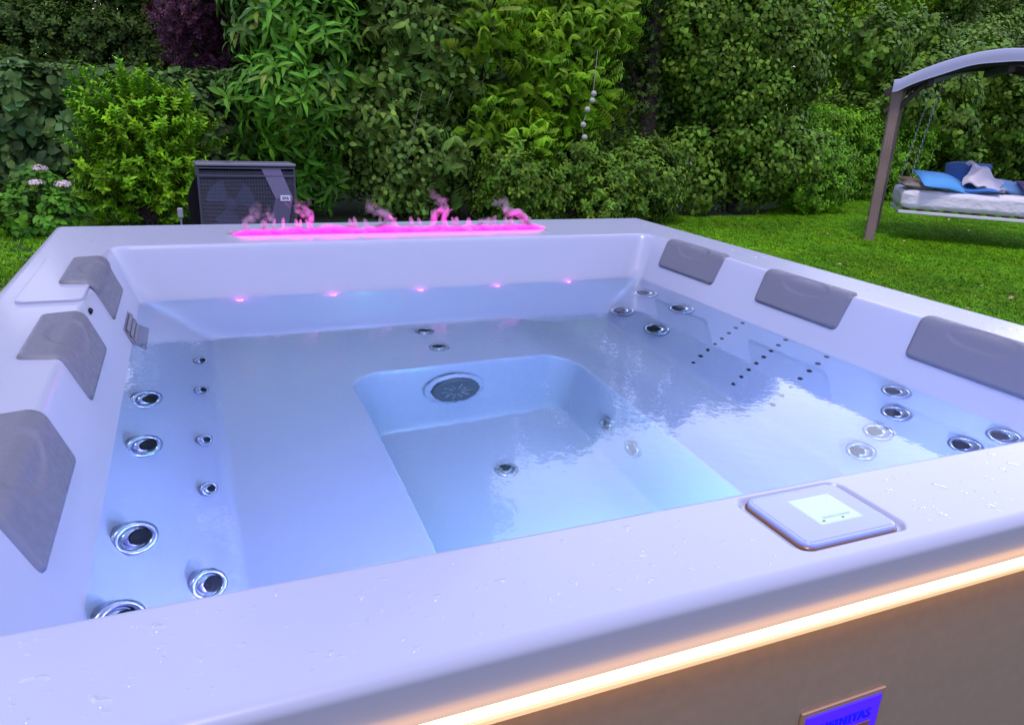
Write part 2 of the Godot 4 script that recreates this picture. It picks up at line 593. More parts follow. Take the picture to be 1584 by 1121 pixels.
func build_tub() -> void:
	tub = thing("hot_tub", "large white hot tub full of glowing blue water with grey headrests", "hot tub")
	build_shell()
	# cabinet: brown panels below the rim, and a white ledge under the light strip
	var cab := Mb.new()
	cab.box(Transform3D(Basis.IDENTITY, Vector3(0.741, 0.43, -0.545)), Vector3(2.27, 0.80, 0.03), 0.004)
	obj("front_panel", cab, M.cabinet, tub)
	for s in [-1, 1]:
		var side := Mb.new()
		side.box(Transform3D(Basis.IDENTITY, Vector3(0.741 + s * 1.118, 0.43, -1.7475)), Vector3(0.03, 0.80, 2.37), 0.004)
		obj("side_panel", side, M.cabinet, tub)
	var back := Mb.new()
	back.box(Transform3D(Basis.IDENTITY, Vector3(0.741, 0.43, -2.95)), Vector3(2.27, 0.80, 0.03), 0.004)
	obj("back_panel", back, M.cabinet, tub)
	var ledge := Mb.new()
	ledge.box(Transform3D(Basis.IDENTITY, Vector3(0.741, 0.8345, -0.527)), Vector3(2.29, 0.009, 0.035), 0.002)
	obj("ledge", ledge, M.shell, tub)
	for s in [-1, 1]:
		var le := Mb.new()
		le.box(Transform3D(Basis.IDENTITY, Vector3(0.741 + s * 1.125, 0.8345, -1.75)), Vector3(0.035, 0.009, 2.40), 0.002)
		obj("ledge", le, M.shell, tub)
	# the warm light strip: a half round tube that stands a little proud
	var strip := Mb.new()
	var prof := []
	for k in 9:
		var t := -PI / 2 + k * PI / 8
		prof.append(Vector2(cos(t) * 0.013, sin(t) * 0.0066))
	var pts := PackedVector3Array()
	for k in 9:
		for s in 2:
			pts.append(Vector3(-0.405 + 2.292 * s, 0.8535 + prof[k].y, -0.5125 + prof[k].x))
	strip.grid(pts, 9, 2, true)
	obj("light_strip", strip, glow(1.0, 0.76, 0.32, 3.2), tub)
	# the strip shines up along the lip and down along the cabinet
	for e in [0.0, 1.0]:
		var facing := Vector3(0, 0.45 if e == 0.0 else -0.45, -1)
		area(tub, Transform3D(Basis.looking_at(facing), Vector3(0.741, 0.867 if e == 0.0 else 0.838, -0.492)), Vector2(2.29, 0.008), Color(1.0, 0.72, 0.28), 0.018 if e == 0.0 else 0.06)
	# headrests
	for z in [[-2.35, -2.02], [-1.79, -1.46], [-1.22, -0.89]]: pillow(z[0], z[1], false, 0.011 if z[0] < -2.0 else 0.0)
	for z in [[-2.415, -2.065], [-1.86, -1.50], [-1.285, -0.93]]: pillow(z[0], z[1], true)
	# filter lid on the left deck: a thin slab round the first headrest
	obj("filter_lid", rounded_slab(-0.374, -0.238, -2.43, -1.885, 0.917, 0.011, 0.02), M.shell, tub)
	var catch := Mb.new()
	catch.box(Transform3D(Basis.IDENTITY, Vector3(-0.226, 0.902, -1.862)), Vector3(0.012, 0.012, 0.03), 0.004)
	obj("lid_catch", catch, M.dark, tub)
	# skimmer grille across the waterline of the left wall
	var sk := Node3D.new()
	sk.name = "skimmer_grille"
	tub.add_child(sk, true)
	sk.transform = on_wall(true, 0.752, -2.155)
	# local axes: x along z or the wall; find them from the transform
	var dn := (sk.transform.basis.inverse() * Vector3(0.067, -0.16, 0)).normalized()
	var al := (sk.transform.basis.inverse() * Vector3(0, 0, 1)).normalized()
	var fr := Mb.new()
	var bs := Basis(al, Vector3.UP, al.cross(Vector3.UP))
	fr.box(Transform3D(bs, Vector3(0, 0.002, 0)), Vector3(0.19, 0.006, 0.105), 0.002)
	obj("frame", fr, mat(0.13, 0.13, 0.18, 0.4), sk)
	for k in 6:
		var sl := Mb.new()
		sl.box(Transform3D(bs * Basis(Vector3.RIGHT, 0.12), Vector3(0, 0.0055, 0) + dn * (-0.040 + k * 0.016)), Vector3(0.165, 0.003, 0.011), 0.001)
		obj("slat", sl, M.pillow, sk)
	# jets: positions along the walls, benches and footwell
	for p in [[0.701, -1.707, 0.037], [0.695, -1.47, 0.037], [0.698, -1.136, 0.038], [0.712, -0.925, 0.037], [0.518, -1.124, 0.034]]:
		jet(on_wall(true, p[0], p[1]), p[2], true, 0.1)
	for p in [[0.486, -2.159], [0.492, -1.938], [0.495, -1.653], [0.495, -1.44]]:
		jet(on_wall(true, p[0], p[1]), 0.019, true, 0.3)
	for p in [[0.652, -2.341, 0.050], [0.655, -2.113, 0.050], [0.441, -2.333, 0.050], [0.441, -2.101, 0.050], [0.71, -1.234, 0.036], [0.616, -1.186, 0.036], [0.51, -1.183, 0.036], [0.411, -1.181, 0.036], [0.713, -0.953, 0.036], [0.614, -1.0, 0.036]]:
		jet(on_wall(false, p[0], p[1]), p[2], true, 2.5)
	for p in [Vector3(0.694, 0.411, -2.33), Vector3(0.695, 0.411, -2.17), Vector3(0.739, 0.062, -1.69)]:
		jet(aim(p, Vector3.UP), 0.033, true, 1.5)
	for z in [-1.70, -1.555]:
		jet(aim(Vector3(1.048, 0.20, z), Vector3(-1, 0.08, 0)), 0.032, false, 1.0)
	# air injectors: three rows of small buttons down the right wall
	var button := Mb.new()
	button.lathe(Transform3D.IDENTITY, [Vector2(0.0085, 0.0), Vector2(0.008, 0.003), Vector2(0.005, 0.0042), Vector2(0.0, 0.0045)], 14)
	var bm := button.mesh()
	for row in [[-1.845, 8, 0.735, 0.375], [-1.652, 8, 0.742, 0.385], [-1.488, 7, 0.742, 0.395]]:
		for k in row[1]:
			var o := obj("air_injector", bm, M.dark, tub)
			o.transform = on_wall(false, lerpf(row[2], row[3], k / (row[1] - 1.0)), row[0]).translated_local(Vector3(0, 0.001, 0))
	# the suction cover in the footwell's far wall
	var sc := Node3D.new()
	sc.name = "suction_cover"
	tub.add_child(sc, true)
	sc.transform = aim(Vector3(0.688, 0.262, -1.996), Vector3(0, 0.06, 1))
	var flange := Mb.new()
	flange.lathe(Transform3D.IDENTITY, [Vector2(0.095, 0.0), Vector2(0.094, 0.006), Vector2(0.085, 0.009), Vector2(0.074, 0.009)], 40)
	obj("flange", flange, M.shell, sc)
	var dome := Mb.new()
	dome.lathe(Transform3D.IDENTITY, [Vector2(0.076, 0.006), Vector2(0.075, 0.018), Vector2(0.069, 0.024), Vector2(0.055, 0.025), Vector2(0.052, 0.020), Vector2(0.049, 0.025), Vector2(0.0, 0.027)], 40)
	obj("cover", dome, M.dark_plastic, sc)
	for k in 10:
		var rib := Mb.new()
		rib.box(Transform3D(Basis(Vector3.UP, k * TAU / 10), Vector3.ZERO).translated_local(Vector3(0.032, 0.0275, 0)), Vector3(0.034, 0.004, 0.004), 0.001)
		obj("rib", rib, M.grey_plastic, sc)
	# five magenta lights at the waterline of the far wall
	var led := Mb.new()
	led.lathe(Transform3D.IDENTITY, [Vector2(0.0075, 0.0), Vector2(0.007, 0.003), Vector2(0.004, 0.0045), Vector2(0.0, 0.005)], 14)
	var lm := led.mesh()
	for x in [0.125, 0.422, 0.725, 1.015, 1.31]:
		var o := obj("light_point", lm, glow(1.0, 0.09, 0.40, 1.3), tub)
		o.transform = aim(Vector3(x, 0.738 + 0.012 * x, -2.486 - 0.0055 * x), Vector3(0, 0.41, 0.91))
		omni(tub, o.transform * Vector3(0, 0.0045, 0), Color(1.0, 0.25, 0.85), 0.0012, 0.003)
	# the waterfall slot: a dark trim with a magenta strip in its floor
	var floor_strip := Mb.new()
	floor_strip.box(Transform3D(Basis.IDENTITY, Vector3(0.7215, 0.899, -2.7355)), Vector3(1.15, 0.006, 0.014), 0.002)
	obj("waterfall_light_strip", floor_strip, glow(1.0, 0.0, 0.82, 3.0), tub)
	var trim := Mb.new()
	trim.box(Transform3D(Basis.IDENTITY, Vector3(0.7215, 0.9165, -2.7215)), Vector3(1.19, 0.009, 0.004), 0.001)
	obj("waterfall_slot_edge", trim, M.dark, tub)
	area(tub, Transform3D(Basis(Vector3.RIGHT, PI / 2), Vector3(0.7215, 0.905, -2.7355)), Vector2(1.15, 0.014), Color(1.0, 0.0, 0.82), 1.3)
	# underwater lamps below the near rim: round lenses that light the water
	for p in [[Vector3(0.28, 0.64, -0.742), 0.32, Color(0.60, 0.56, 1.0)], [Vector3(0.73, 0.64, -0.742), 0.55, Color(0.60, 0.72, 1.0)], [Vector3(1.20, 0.64, -0.742), 0.36, Color(0.60, 0.60, 1.0)]]:
		var lens := Mb.new()
		lens.lathe(aim(p[0], Vector3(0, 0.2, -1)), [Vector2(0.05, -0.01), Vector2(0.05, 0.008), Vector2(0.035, 0.014), Vector2(0.0, 0.016)], 24)
		obj("underwater_lamp", lens, glow(0.35, 0.45, 1.0, 1.2), tub)
		omni(tub, p[0] + Vector3(0, 0, -0.03), p[2], p[1], 0.04)
	var foot_lens := Mb.new()
	foot_lens.lathe(aim(Vector3(0.75, 0.25, -1.012), Vector3(0, 0, -1)), [Vector2(0.05, -0.02), Vector2(0.05, 0.008), Vector2(0.035, 0.014), Vector2(0.0, 0.016)], 24)
	obj("underwater_lamp", foot_lens, glow(0.40, 0.45, 1.0, 1.2), tub)
	omni(tub, Vector3(0.75, 0.25, -1.05), Color(0.50, 0.88, 0.96), 0.13, 0.04)
	build_control()
	build_badge()


func rounded_slab(x0: float, x1: float, z0: float, z1: float, y: float, h: float, r: float) -> Mb:
	var mb := Mb.new()
	var out := []
	for c in [[x1 - r, z1 - r, 0.0], [x0 + r, z1 - r, TAU4], [x0 + r, z0 + r, PI], [x1 - r, z0 + r, PI + TAU4]]:
		for k in 7:
			var a: float = c[2] + TAU4 * k / 6
			out.append([c[0], c[1], Vector3(cos(a), 0, sin(a))])
	var n := out.size()
	var lev := [[0.0, 0.0, 0.0], [0.0, h - 0.003, 0.0], [-0.0012, h - 0.0008, 0.8], [-0.003, h, 1.5]]
	var start := 0
	for l in lev:
		for p in out:
			mb.vert(Vector3(p[0], y + l[1], p[1]) + p[2] * (r + l[0]), (p[2] * cos(l[2]) + Vector3.UP * sin(l[2])).normalized())
	for l in 3:
		for k in n:
			var q := start + l * n + k
			var q2 := start + l * n + (k + 1) % n
			mb.face(q, q2, q2 + n); mb.face(q, q2 + n, q + n)
	var mid := mb.vert(Vector3((x0 + x1) / 2, y + h, (z0 + z1) / 2), Vector3.UP)
	for k in n:
		mb.face(mid, mb.vert(mb.v[3 * n + k], Vector3.UP), mb.vert(mb.v[3 * n + (k + 1) % n], Vector3.UP))
	return mb


func build_control() -> void:
	var cp := Node3D.new()
	cp.name = "control_panel"
	tub.add_child(cp, true)
	var body := rounded_slab(0.614, 0.762, -0.655, -0.541, 0.9135, 0.0095, 0.016)
	var bm := mat(0.26, 0.33, 0.62, 0.08)
	bm.clearcoat_enabled = true
	obj("housing", body, bm, cp)
	var rim := rounded_slab(0.612, 0.764, -0.657, -0.539, 0.9132, 0.0055, 0.017)
	obj("bezel", rim, mat(0.25, 0.13, 0.07, 0.25, 0.6), cp)
	var glass := rounded_slab(0.6175, 0.7585, -0.6515, -0.5445, 0.9230, 0.0008, 0.011)
	obj("glass_cover", glass, mat(0.30, 0.34, 0.62, 0.06), cp)
	var scr := rounded_slab(0.663, 0.733, -0.632, -0.5705, 0.9238, 0.0009, 0.0015)
	obj("screen", scr, glow(0.50, 0.66, 0.60, 1.0, 0.03), cp)
	area(cp, Transform3D(Basis(Vector3.RIGHT, PI / 2), Vector3(0.698, 0.930, -0.601)), Vector2(0.07, 0.06), Color(0.8, 1.0, 0.95), 0.0015)
	for k in 2:   # the small marks along the lower edge of the screen
		var key := rounded_slab(0.672 + k * 0.030, 0.674 + k * 0.030, -0.5785, -0.5755, 0.9247, 0.0004, 0.0006)
		obj("screen_mark", key, M.dark_plastic, cp)
	var line := rounded_slab(0.676, 0.722, -0.5836, -0.5826, 0.9247, 0.0003, 0.0003)
	obj("screen_line", line, mat(0.35, 0.5, 0.5, 0.3), cp)


func build_badge() -> void:
	var b := Node3D.new()
	b.name = "badge"
	tub.add_child(b, true)
	b.position = Vector3(0.716, 0.625, -0.53)
	var frame := Mb.new()
	frame.box(Transform3D(Basis.IDENTITY, Vector3(0, 0, 0.002)), Vector3(0.142, 0.122, 0.004), 0.001)
	obj("badge_frame", frame, mat(0.50, 0.32, 0.22, 0.35, 0.5), b)
	var field := Mb.new()
	field.box(Transform3D(Basis.IDENTITY, Vector3(0, 0, 0.0045)), Vector3(0.128, 0.108, 0.003), 0.001)
	obj("lit_sign_field", field, glow(0.06, 0.006, 0.90, 1.0, 0.01), b)
	area(b, Transform3D(Basis(Vector3.UP, PI), Vector3(0, 0, 0.008)), Vector2(0.12, 0.10), Color(0.1, 0.03, 1.0), 0.0004)
	var t := TextMesh.new()
	t.text = "INFINITAS"
	var f := SystemFont.new()
	f.font_names = PackedStringArray(["Droid Sans"])
	f.font_weight = 700
	t.font = f
	t.font_size = 64
	t.pixel_size = 0.00030
	t.depth = 0.002
	var o := obj("lettering", t, glow(0.0, 0.0, 0.9, 0.9, 0.01), b)
	o.position = Vector3(0, 0.030, 0.0065)
	var band := Mb.new()
	band.box(Transform3D(Basis.IDENTITY, Vector3(0.0, 0.004, 0.0062)), Vector3(0.10, 0.022, 0.001), 0.0003)
	obj("badge_band", band, mat(0.22, 0.09, 0.06, 0.4), b)


func build_water() -> void:
	var mb := Mb.new()
	var p := PackedVector3Array()
	for r in 50:
		for c in 46:
			p.append(Vector3(-0.19 + 1.84 * c / 45.0, WATER, -2.52 + 1.82 * r / 49.0))
	mb.grid(p, 50, 46)
	var o := obj("tub_water", mb, M.water)
	tag(o, "clear blue lit water filling the white hot tub", "water", "", "structure")
	# fine bubbles and treatment make the water a little milky
	var milk := FogVolume.new()
	milk.name = "cloudiness"
	milk.shape = RenderingServer.FOG_VOLUME_SHAPE_BOX
	milk.size = Vector3(1.80, 0.72, 1.76)
	var fm := FogMaterial.new()
	fm.density = 0.12
	fm.albedo = Color(0.72, 0.93, 1.0)
	milk.material = fm
	milk.position = Vector3(0.73, 0.392, -1.62)
	o.add_child(milk)
	# drops and thin films of water left on the rim
	var d := Mb.new()
	for k in 1500:
		var at: Vector3
		var side := rng.randf()
		if side < 0.36: at = Vector3(rng.randf_range(-0.35, 1.86), RIM, rng.randf_range(-0.655, -0.53))
		elif side < 0.60: at = Vector3(rng.randf_range(-0.38, 1.85), RIM, rng.randf_range(-2.95, -2.62))
		elif side < 0.84: at = Vector3(rng.randf_range(1.73, 1.87), RIM, rng.randf_range(-2.9, -0.6))
		else: at = Vector3(rng.randf_range(-0.39, -0.315), RIM, rng.randf_range(-2.9, -0.6))
		if at.x > 0.58 and at.x < 0.80 and at.z > -0.70: continue
		if at.x > 0.10 and at.x < 1.34 and at.z < -2.70 and at.z > -2.77: continue
		if at.x < -0.3 and at.z > -2.45 and at.z < -1.86: continue
		blob(d, at, rng.randf_range(0.001, 0.003) if rng.randf() < 0.93 else rng.randf_range(0.003, 0.007), rng)
	var wd := obj("water_drops", d, M.drop)
	tag(wd, "drops and thin films of water scattered on the white rim", "water drops", "", "stuff")


func blob(mb: Mb, at: Vector3, r: float, g: RandomNumberGenerator) -> void:
	var h := minf(r * 0.28, 0.0014)
	var st := g.randf_range(1.0, 2.2)
	var turn := g.randf() * TAU
	var ph := g.randf() * TAU
	var sides := 14
	var lev := [[1.0, -0.0003, 0.9], [0.86, 0.6, 0.6], [0.55, 0.9, 0.25]]
	var first := mb.v.size()
	for l in lev:
		for k in sides:
			var a := TAU * k / sides
			var rr: float = r * l[0] * (1.0 + 0.22 * sin(2 * a + ph) + 0.15 * sin(3 * a + ph * 2.0))
			var q := Vector3(cos(a) * rr * st, 0, sin(a) * rr).rotated(Vector3.UP, turn)
			var nn := (q.normalized() * sin(l[2]) + Vector3.UP * cos(l[2])).normalized()
			mb.vert(at + q + Vector3.UP * (h * l[1] if l[1] > 0 else l[1]), nn)
	for l in 2:
		for k in sides:
			var q := first + l * sides + k
			var q2 := first + l * sides + (k + 1) % sides
			mb.face(q, q2, q2 + sides); mb.face(q, q2 + sides, q + sides)
	var mid := mb.vert(at + Vector3.UP * h, Vector3.UP)
	for k in sides:
		mb.face(mid, first + 2 * sides + k, first + 2 * sides + (k + 1) % sides)


# the pink mist over the waterfall slot: small ellipsoids of thin fog, lit by the strip below
func build_mist() -> void:
	var root := thing("steam", "magenta lit steam curling up from the slot in the far deck", "steam")
	root.set_meta("kind", "stuff")
	var dens := {}
	var puff := func(at: Vector3, size: Vector3, d: float, turn: float) -> void:
		var f := FogVolume.new()
		f.name = numbered("steam_puff", root)
		f.shape = RenderingServer.FOG_VOLUME_SHAPE_ELLIPSOID
		f.size = size
		var key := snappedf(d, 1.0)
		if not dens.has(key):
			var fm := FogMaterial.new()
			fm.density = key
			fm.albedo = Color(0.93, 0.9, 0.93)
			dens[key] = fm
		f.material = dens[key]
		root.add_child(f, true)
		f.position = at
		f.rotation = Vector3(0, 0, turn)
	# a low bank along the slot
	for k in 70:
		var x := lerpf(0.15, 1.29, k / 69.0) + rng.randf_range(-0.015, 0.015)
		var tall := rng.randf_range(0.010, 0.026) * (1.5 if x > 0.35 and x < 0.75 else 1.0)
		puff.call(Vector3(x, 0.922 + tall * 0.35, -2.745 + rng.randf_range(-0.014, 0.002)), Vector3(rng.randf_range(0.025, 0.09), tall, rng.randf_range(0.02, 0.04)), 85.0 if k % 3 else 50.0, rng.randf_range(-0.3, 0.3))
	for k in 22:
		var x := rng.randf_range(0.16, 1.26)
		puff.call(Vector3(x, 0.945 + rng.randf() * 0.01, -2.748), Vector3(rng.randf_range(0.012, 0.022), rng.randf_range(0.03, 0.05), 0.02), 26.0, rng.randf_range(-0.4, 0.4))
	# curls: each a wandering trail of small puffs that spreads and thins as it rises
	for c in [
		[1.255, 0.93, -0.75, 0.80, 26, 1.25], [0.90, 0.93, -0.1, 0.8, 24, 1.1], [0.84, 0.93, 0.2, 0.8, 18, 0.9], [0.70, 0.93, -0.1, 1.0, 26, 1.0], [0.66, 0.93, 0.3, 0.9, 16, 0.8], [0.40, 0.93, -0.3, 1.0, 22, 1.0], [0.17, 0.93, -0.1, 1.0, 20, 0.9], [0.235, 0.93, 0.4, 0.8, 14, 0.8], [1.03, 0.93, 0.3, 0.6, 14, 0.8]]:
		var at := Vector3(c[0], c[1], -2.748)
		var a: float = atan2(c[3], c[2])
		var n: int = c[4]
		for k in n:
			var t := float(k) / n
			a += rng.randf_range(-0.55, 0.55) * (0.35 + t)
			a = clampf(a, 0.1, PI - 0.1)
			var stepv: Vector3 = Vector3(cos(a), sin(a), 0.0) * 0.0054 * c[5]
			at += stepv + Vector3(0, 0, -0.0004)
			for q in 2 if k > 8 else 1:
				var off := Vector3(rng.randfn(), rng.randfn() * 0.6, rng.randfn() * 0.6) * (0.002 + 0.013 * t)
				puff.call(at + off, Vector3(rng.randf_range(0.020, 0.042), rng.randf_range(0.010, 0.022), rng.randf_range(0.012, 0.022)) * (1.35 if c[0] > 1.2 and t < 0.6 else 1.0), (1.0 if c[0] > 1.2 else 0.55) * (36.0 if t < 0.3 else 26.0 if t < 0.5 else 13.0 if t < 0.75 else 7.0), a + rng.randfn() * 0.5)


# ---------------------------------------------------------------- plants
# a leaf along +z, its face up; wide says where it is widest
func leaf(mb: Mb, x: Transform3D, length: float, width: float, droop := 0.3, fold := 0.25, wide := 0.45, col := Color.WHITE, seg := 4) -> void:
	var first := mb.v.size()
	for k in seg + 1:
		var t := float(k) / seg
		var w := width * 0.5 * pow(sin(PI * pow(t, log(0.5) / log(wide))), 0.8) if k > 0 and k < seg else 0.002
		var y := -droop * length * t * t
		var z := length * t * (1.0 - 0.18 * droop * t)
		var nn := Vector3(0, 1, 2.0 * droop * t).normalized()
		mb.vert(x * Vector3(-w, y + fold * w, z), (x.basis * (nn + Vector3(fold, 0, 0))).normalized(), Vector2(0, t), col)
		mb.vert(x * Vector3(0, y, z), (x.basis * nn).normalized(), Vector2(0.5, t), col)
		mb.vert(x * Vector3(w, y + fold * w, z), (x.basis * (nn - Vector3(fold, 0, 0))).normalized(), Vector2(1, t), col)
	for k in seg:
		var q := first + k * 3
		mb.face(q, q + 1, q + 4); mb.face(q, q + 4, q + 3)
		mb.face(q + 1, q + 2, q + 5); mb.face(q + 1, q + 5, q + 4)


func look(at: Vector3, dirv: Vector3, up := Vector3.UP, roll := 0.0) -> Transform3D:   # +z along dirv, +y towards up
	var z := dirv.normalized()
	if absf(z.dot(up)) > 0.98: up = Vector3(0.3, 0.2, 1).normalized()
	var xx := up.cross(z).normalized()
	var b := Basis(xx, z.cross(xx), z)
	return Transform3D(b * Basis(Vector3.BACK, roll), at)


# where the leaves of a sprig of each kind sit; a sprig grows along +y
func leaf_places(kind: String, g: RandomNumberGenerator) -> Array:
	var out := []
	match kind:
		"laurel":
			for k in 9:
				var a := k * 2.4 + g.randf() * 0.5
				var e := g.randf_range(-0.1, 0.75) + (0.35 if k > 6 else 0.0)
				out.append([look(Vector3(0, 0.012 * k, 0), Vector3(cos(a), e, sin(a))), g.randf_range(0.095, 0.145), g.randf_range(0.030, 0.040), g.randf_range(0.25, 0.7), 0.3, 0.5])
		"privet":
			for k in 14:
				var a := (k % 2) * PI + (k / 2) * 1.57 + g.randf() * 0.4
				out.append([look(Vector3(0, 0.018 * (k / 2) + 0.006 * (k % 2), 0), Vector3(cos(a), 0.75, sin(a))), g.randf_range(0.038, 0.056), g.randf_range(0.019, 0.026), 0.15, 0.3, 0.5])
		"broad":
			for k in 6:
				var a := k * 2.2 + g.randf() * 0.6
				out.append([look(Vector3(0, 0.022 * k, 0), Vector3(cos(a), g.randf_range(-0.3, 0.45), sin(a))), g.randf_range(0.075, 0.115), g.randf_range(0.06, 0.085), 0.35, 0.18, 0.42])
		"ivy":
			for k in 7:
				var a := k * 2.4 + g.randf() * 0.8
				out.append([look(Vector3(cos(a) * 0.03, 0.02 * k, sin(a) * 0.03), Vector3(cos(a), g.randf_range(-0.9, 0.1), sin(a))), g.randf_range(0.05, 0.075), g.randf_range(0.038, 0.055), 0.3, 0.15, 0.35])
		"hang":   # long leaves in two ranks that droop from an arching twig
			for k in 12:
				var s := -1.0 if k % 2 == 0 else 1.0
				var t := float(k) / 12
				out.append([look(Vector3(0, 0.24 * t - 0.06 * t * t, 0.05 * t), Vector3(s * 0.8, 0.30 - 0.2 * t, 0.75), Vector3(0, 1, -0.2)), g.randf_range(0.07, 0.10), g.randf_range(0.024, 0.032), g.randf_range(0.35, 0.7), 0.25, 0.4])
		"small":
			for k in 11:
				var a := k * 2.4 + g.randf() * 0.6
				out.append([look(Vector3(0, 0.015 * k, 0), Vector3(cos(a), g.randf_range(-0.2, 0.8), sin(a))), g.randf_range(0.038, 0.058), g.randf_range(0.024, 0.034), 0.25, 0.2, 0.45])
		"far":
			for k in 12:
				var a := k * 2.4 + g.randf()
				var rr := g.randf_range(0.02, 0.16)
				out.append([look(Vector3(cos(a) * rr, g.randf_range(-0.12, 0.16), sin(a) * rr), Vector3(cos(a), g.randf_range(-0.6, 0.5), sin(a))), g.randf_range(0.09, 0.14), g.randf_range(0.05, 0.08), 0.3, 0.2, 0.45])
	return out


var sprigs := {}


func sprig(kind: String, variant: int) -> ArrayMesh:
	var key := kind + str(variant)
	if not sprigs.has(key):
		var g := RandomNumberGenerator.new()
		g.seed = 77 + variant * 13 + kind.length()
		var mb := Mb.new()
		for p in leaf_places(kind, g):
			var b := g.randf_range(0.72, 1.2)
			leaf(mb, p[0], p[1], p[2], p[3], p[4], p[5], Color(b, b, b * 0.95), 2 if kind in ["far", "small", "privet"] else 3)
		sprigs[key] = mb.mesh()
	return sprigs[key]


# random places over the skin of the clumps (each: centre, radii) with the way each sprig grows
func places(clumps: Array, count: int, depth := 0.3, up_bias := 0.35, back := 0.35, gate := 0.0) -> Array:
	var area_of := []
	var total := 0.0
	for c in clumps:
		var r: Vector3 = c[1]
		total += r.x * r.y + r.y * r.z + r.x * r.z
		area_of.append(total)
	var out := []
	var tries := 0
	while out.size() < count and tries < count * 12:
		tries += 1
		var pick := rng.randf() * total
		var k := 0
		while area_of[k] < pick: k += 1
		var c: Vector3 = clumps[k][0]
		var r: Vector3 = clumps[k][1]
		var d := Vector3(rng.randfn(), rng.randfn(), rng.randfn()).normalized()
		if d.z < -0.25 and rng.randf() > back: continue
		var deep := rng.randf()
		var f := 1.0 - depth * pow(deep, 1.4)
		var p := c + d * r * f * (1.0 + 0.10 * noise.get_noise_3dv((c + d * r) * 60.0))
		if p.y < 0.03: continue
		# thinner in some places, thicker in others
		if noise.get_noise_3dv(p * 110.0) < gate + (0.06 if f > 1.0 - depth * 0.3 else -0.25) and rng.randf() < 0.9: continue
		var inside := false
		for j in clumps.size():
			if j == k: continue
			var q: Vector3 = (p - clumps[j][0]) / clumps[j][1]
			if q.length() < 1.0 - depth:
				inside = true
				break
		if inside: continue
		var grow := (d / r * minf(r.x, minf(r.y, r.z)) + Vector3.UP * up_bias + Vector3(rng.randfn(), rng.randfn(), rng.randfn()) * 0.28).normalized()
		out.append([p, grow])
	return out


# places on a clipped box of hedge
func box_places(lo: Vector3, hi: Vector3, count: int, rough := 0.08) -> Array:
	var out := []
	var s := hi - lo
	var f := s.x * s.y
	var t := s.x * s.z
	var e := s.z * s.y
	while out.size() < count:
		var pick := rng.randf() * (f + t + e * 2)
		var p: Vector3
		var n: Vector3
		if pick < f:
			p = Vector3(rng.randf_range(lo.x, hi.x), rng.randf_range(lo.y, hi.y), hi.z); n = Vector3.BACK
		elif pick < f + t:
			p = Vector3(rng.randf_range(lo.x, hi.x), hi.y, rng.randf_range(lo.z, hi.z)); n = Vector3.UP
		else:
			var left := rng.randf() < 0.5
			p = Vector3(lo.x if left else hi.x, rng.randf_range(lo.y, hi.y), rng.randf_range(lo.z, hi.z)); n = Vector3.LEFT if left else Vector3.RIGHT
		var deep := rng.randf()
		p -= n * (pow(deep, 1.4) * 0.42 - rough * noise.get_noise_3dv(p * 60.0))
		if noise.get_noise_3dv(p * 100.0) < (0.02 if deep < 0.35 else -0.25) and n != Vector3.UP and rng.randf() < 0.75: continue
		out.append([p, (n + Vector3.UP * 0.35 + Vector3(rng.randfn(), rng.randfn(), rng.randfn()) * 0.35).normalized()])
	return out


# how a sprig is turned: at random, but hanging sprigs keep their leaves towards the ground
func spread(kind: String, up: Vector3, g: RandomNumberGenerator) -> Basis:
	if kind != "hang": return aim(Vector3.ZERO, up).basis * Basis(Vector3.UP, g.randf() * TAU)
	var y := (up + Vector3(0, -0.25, 0)).normalized()
	var z := (Vector3.DOWN - y * Vector3.DOWN.dot(y)).normalized() if absf(y.y) < 0.95 else Vector3.BACK
	return Basis(y.cross(z), y, z) * Basis(Vector3.UP, g.randfn() * 0.5)


# leaves as copies of a few sprigs: one multimesh for each variant
func foliage(parent: Node, called: String, kind: String, m: Material, where: Array, size: Vector2, dark := 0.5, bright := 1.55, tint := Color(1, 1, 1), variants := 2) -> void:
	for v in variants:
		var mine := []
		for k in range(v, where.size(), variants): mine.append(where[k])
		var mm := MultiMesh.new()
		mm.transform_format = MultiMesh.TRANSFORM_3D
		mm.use_colors = true
		mm.mesh = sprig(kind, v)
		mm.instance_count = mine.size()
		for k in mine.size():
			var up: Vector3 = mine[k][1]
			var s := rng.randf_range(size.x, size.y)
			var b := spread(kind, up, rng)
			mm.set_instance_transform(k, Transform3D(b.scaled(Vector3.ONE * s), mine[k][0]))
			var g := rng.randf_range(dark, bright) * (1.0 + 0.45 * noise.get_noise_3dv(mine[k][0] * 40.0))
			var warm := rng.randf_range(-0.12, 0.16)
			mm.set_instance_color(k, Color(g * tint.r * (1.0 + warm), g * tint.g, g * tint.b * (1.0 - warm)))
		var o := MultiMeshInstance3D.new()
		o.name = numbered(called, parent)
		o.multimesh = mm
		o.material_override = m
		o.set_meta("kind", "stuff")
		parent.add_child(o, true)


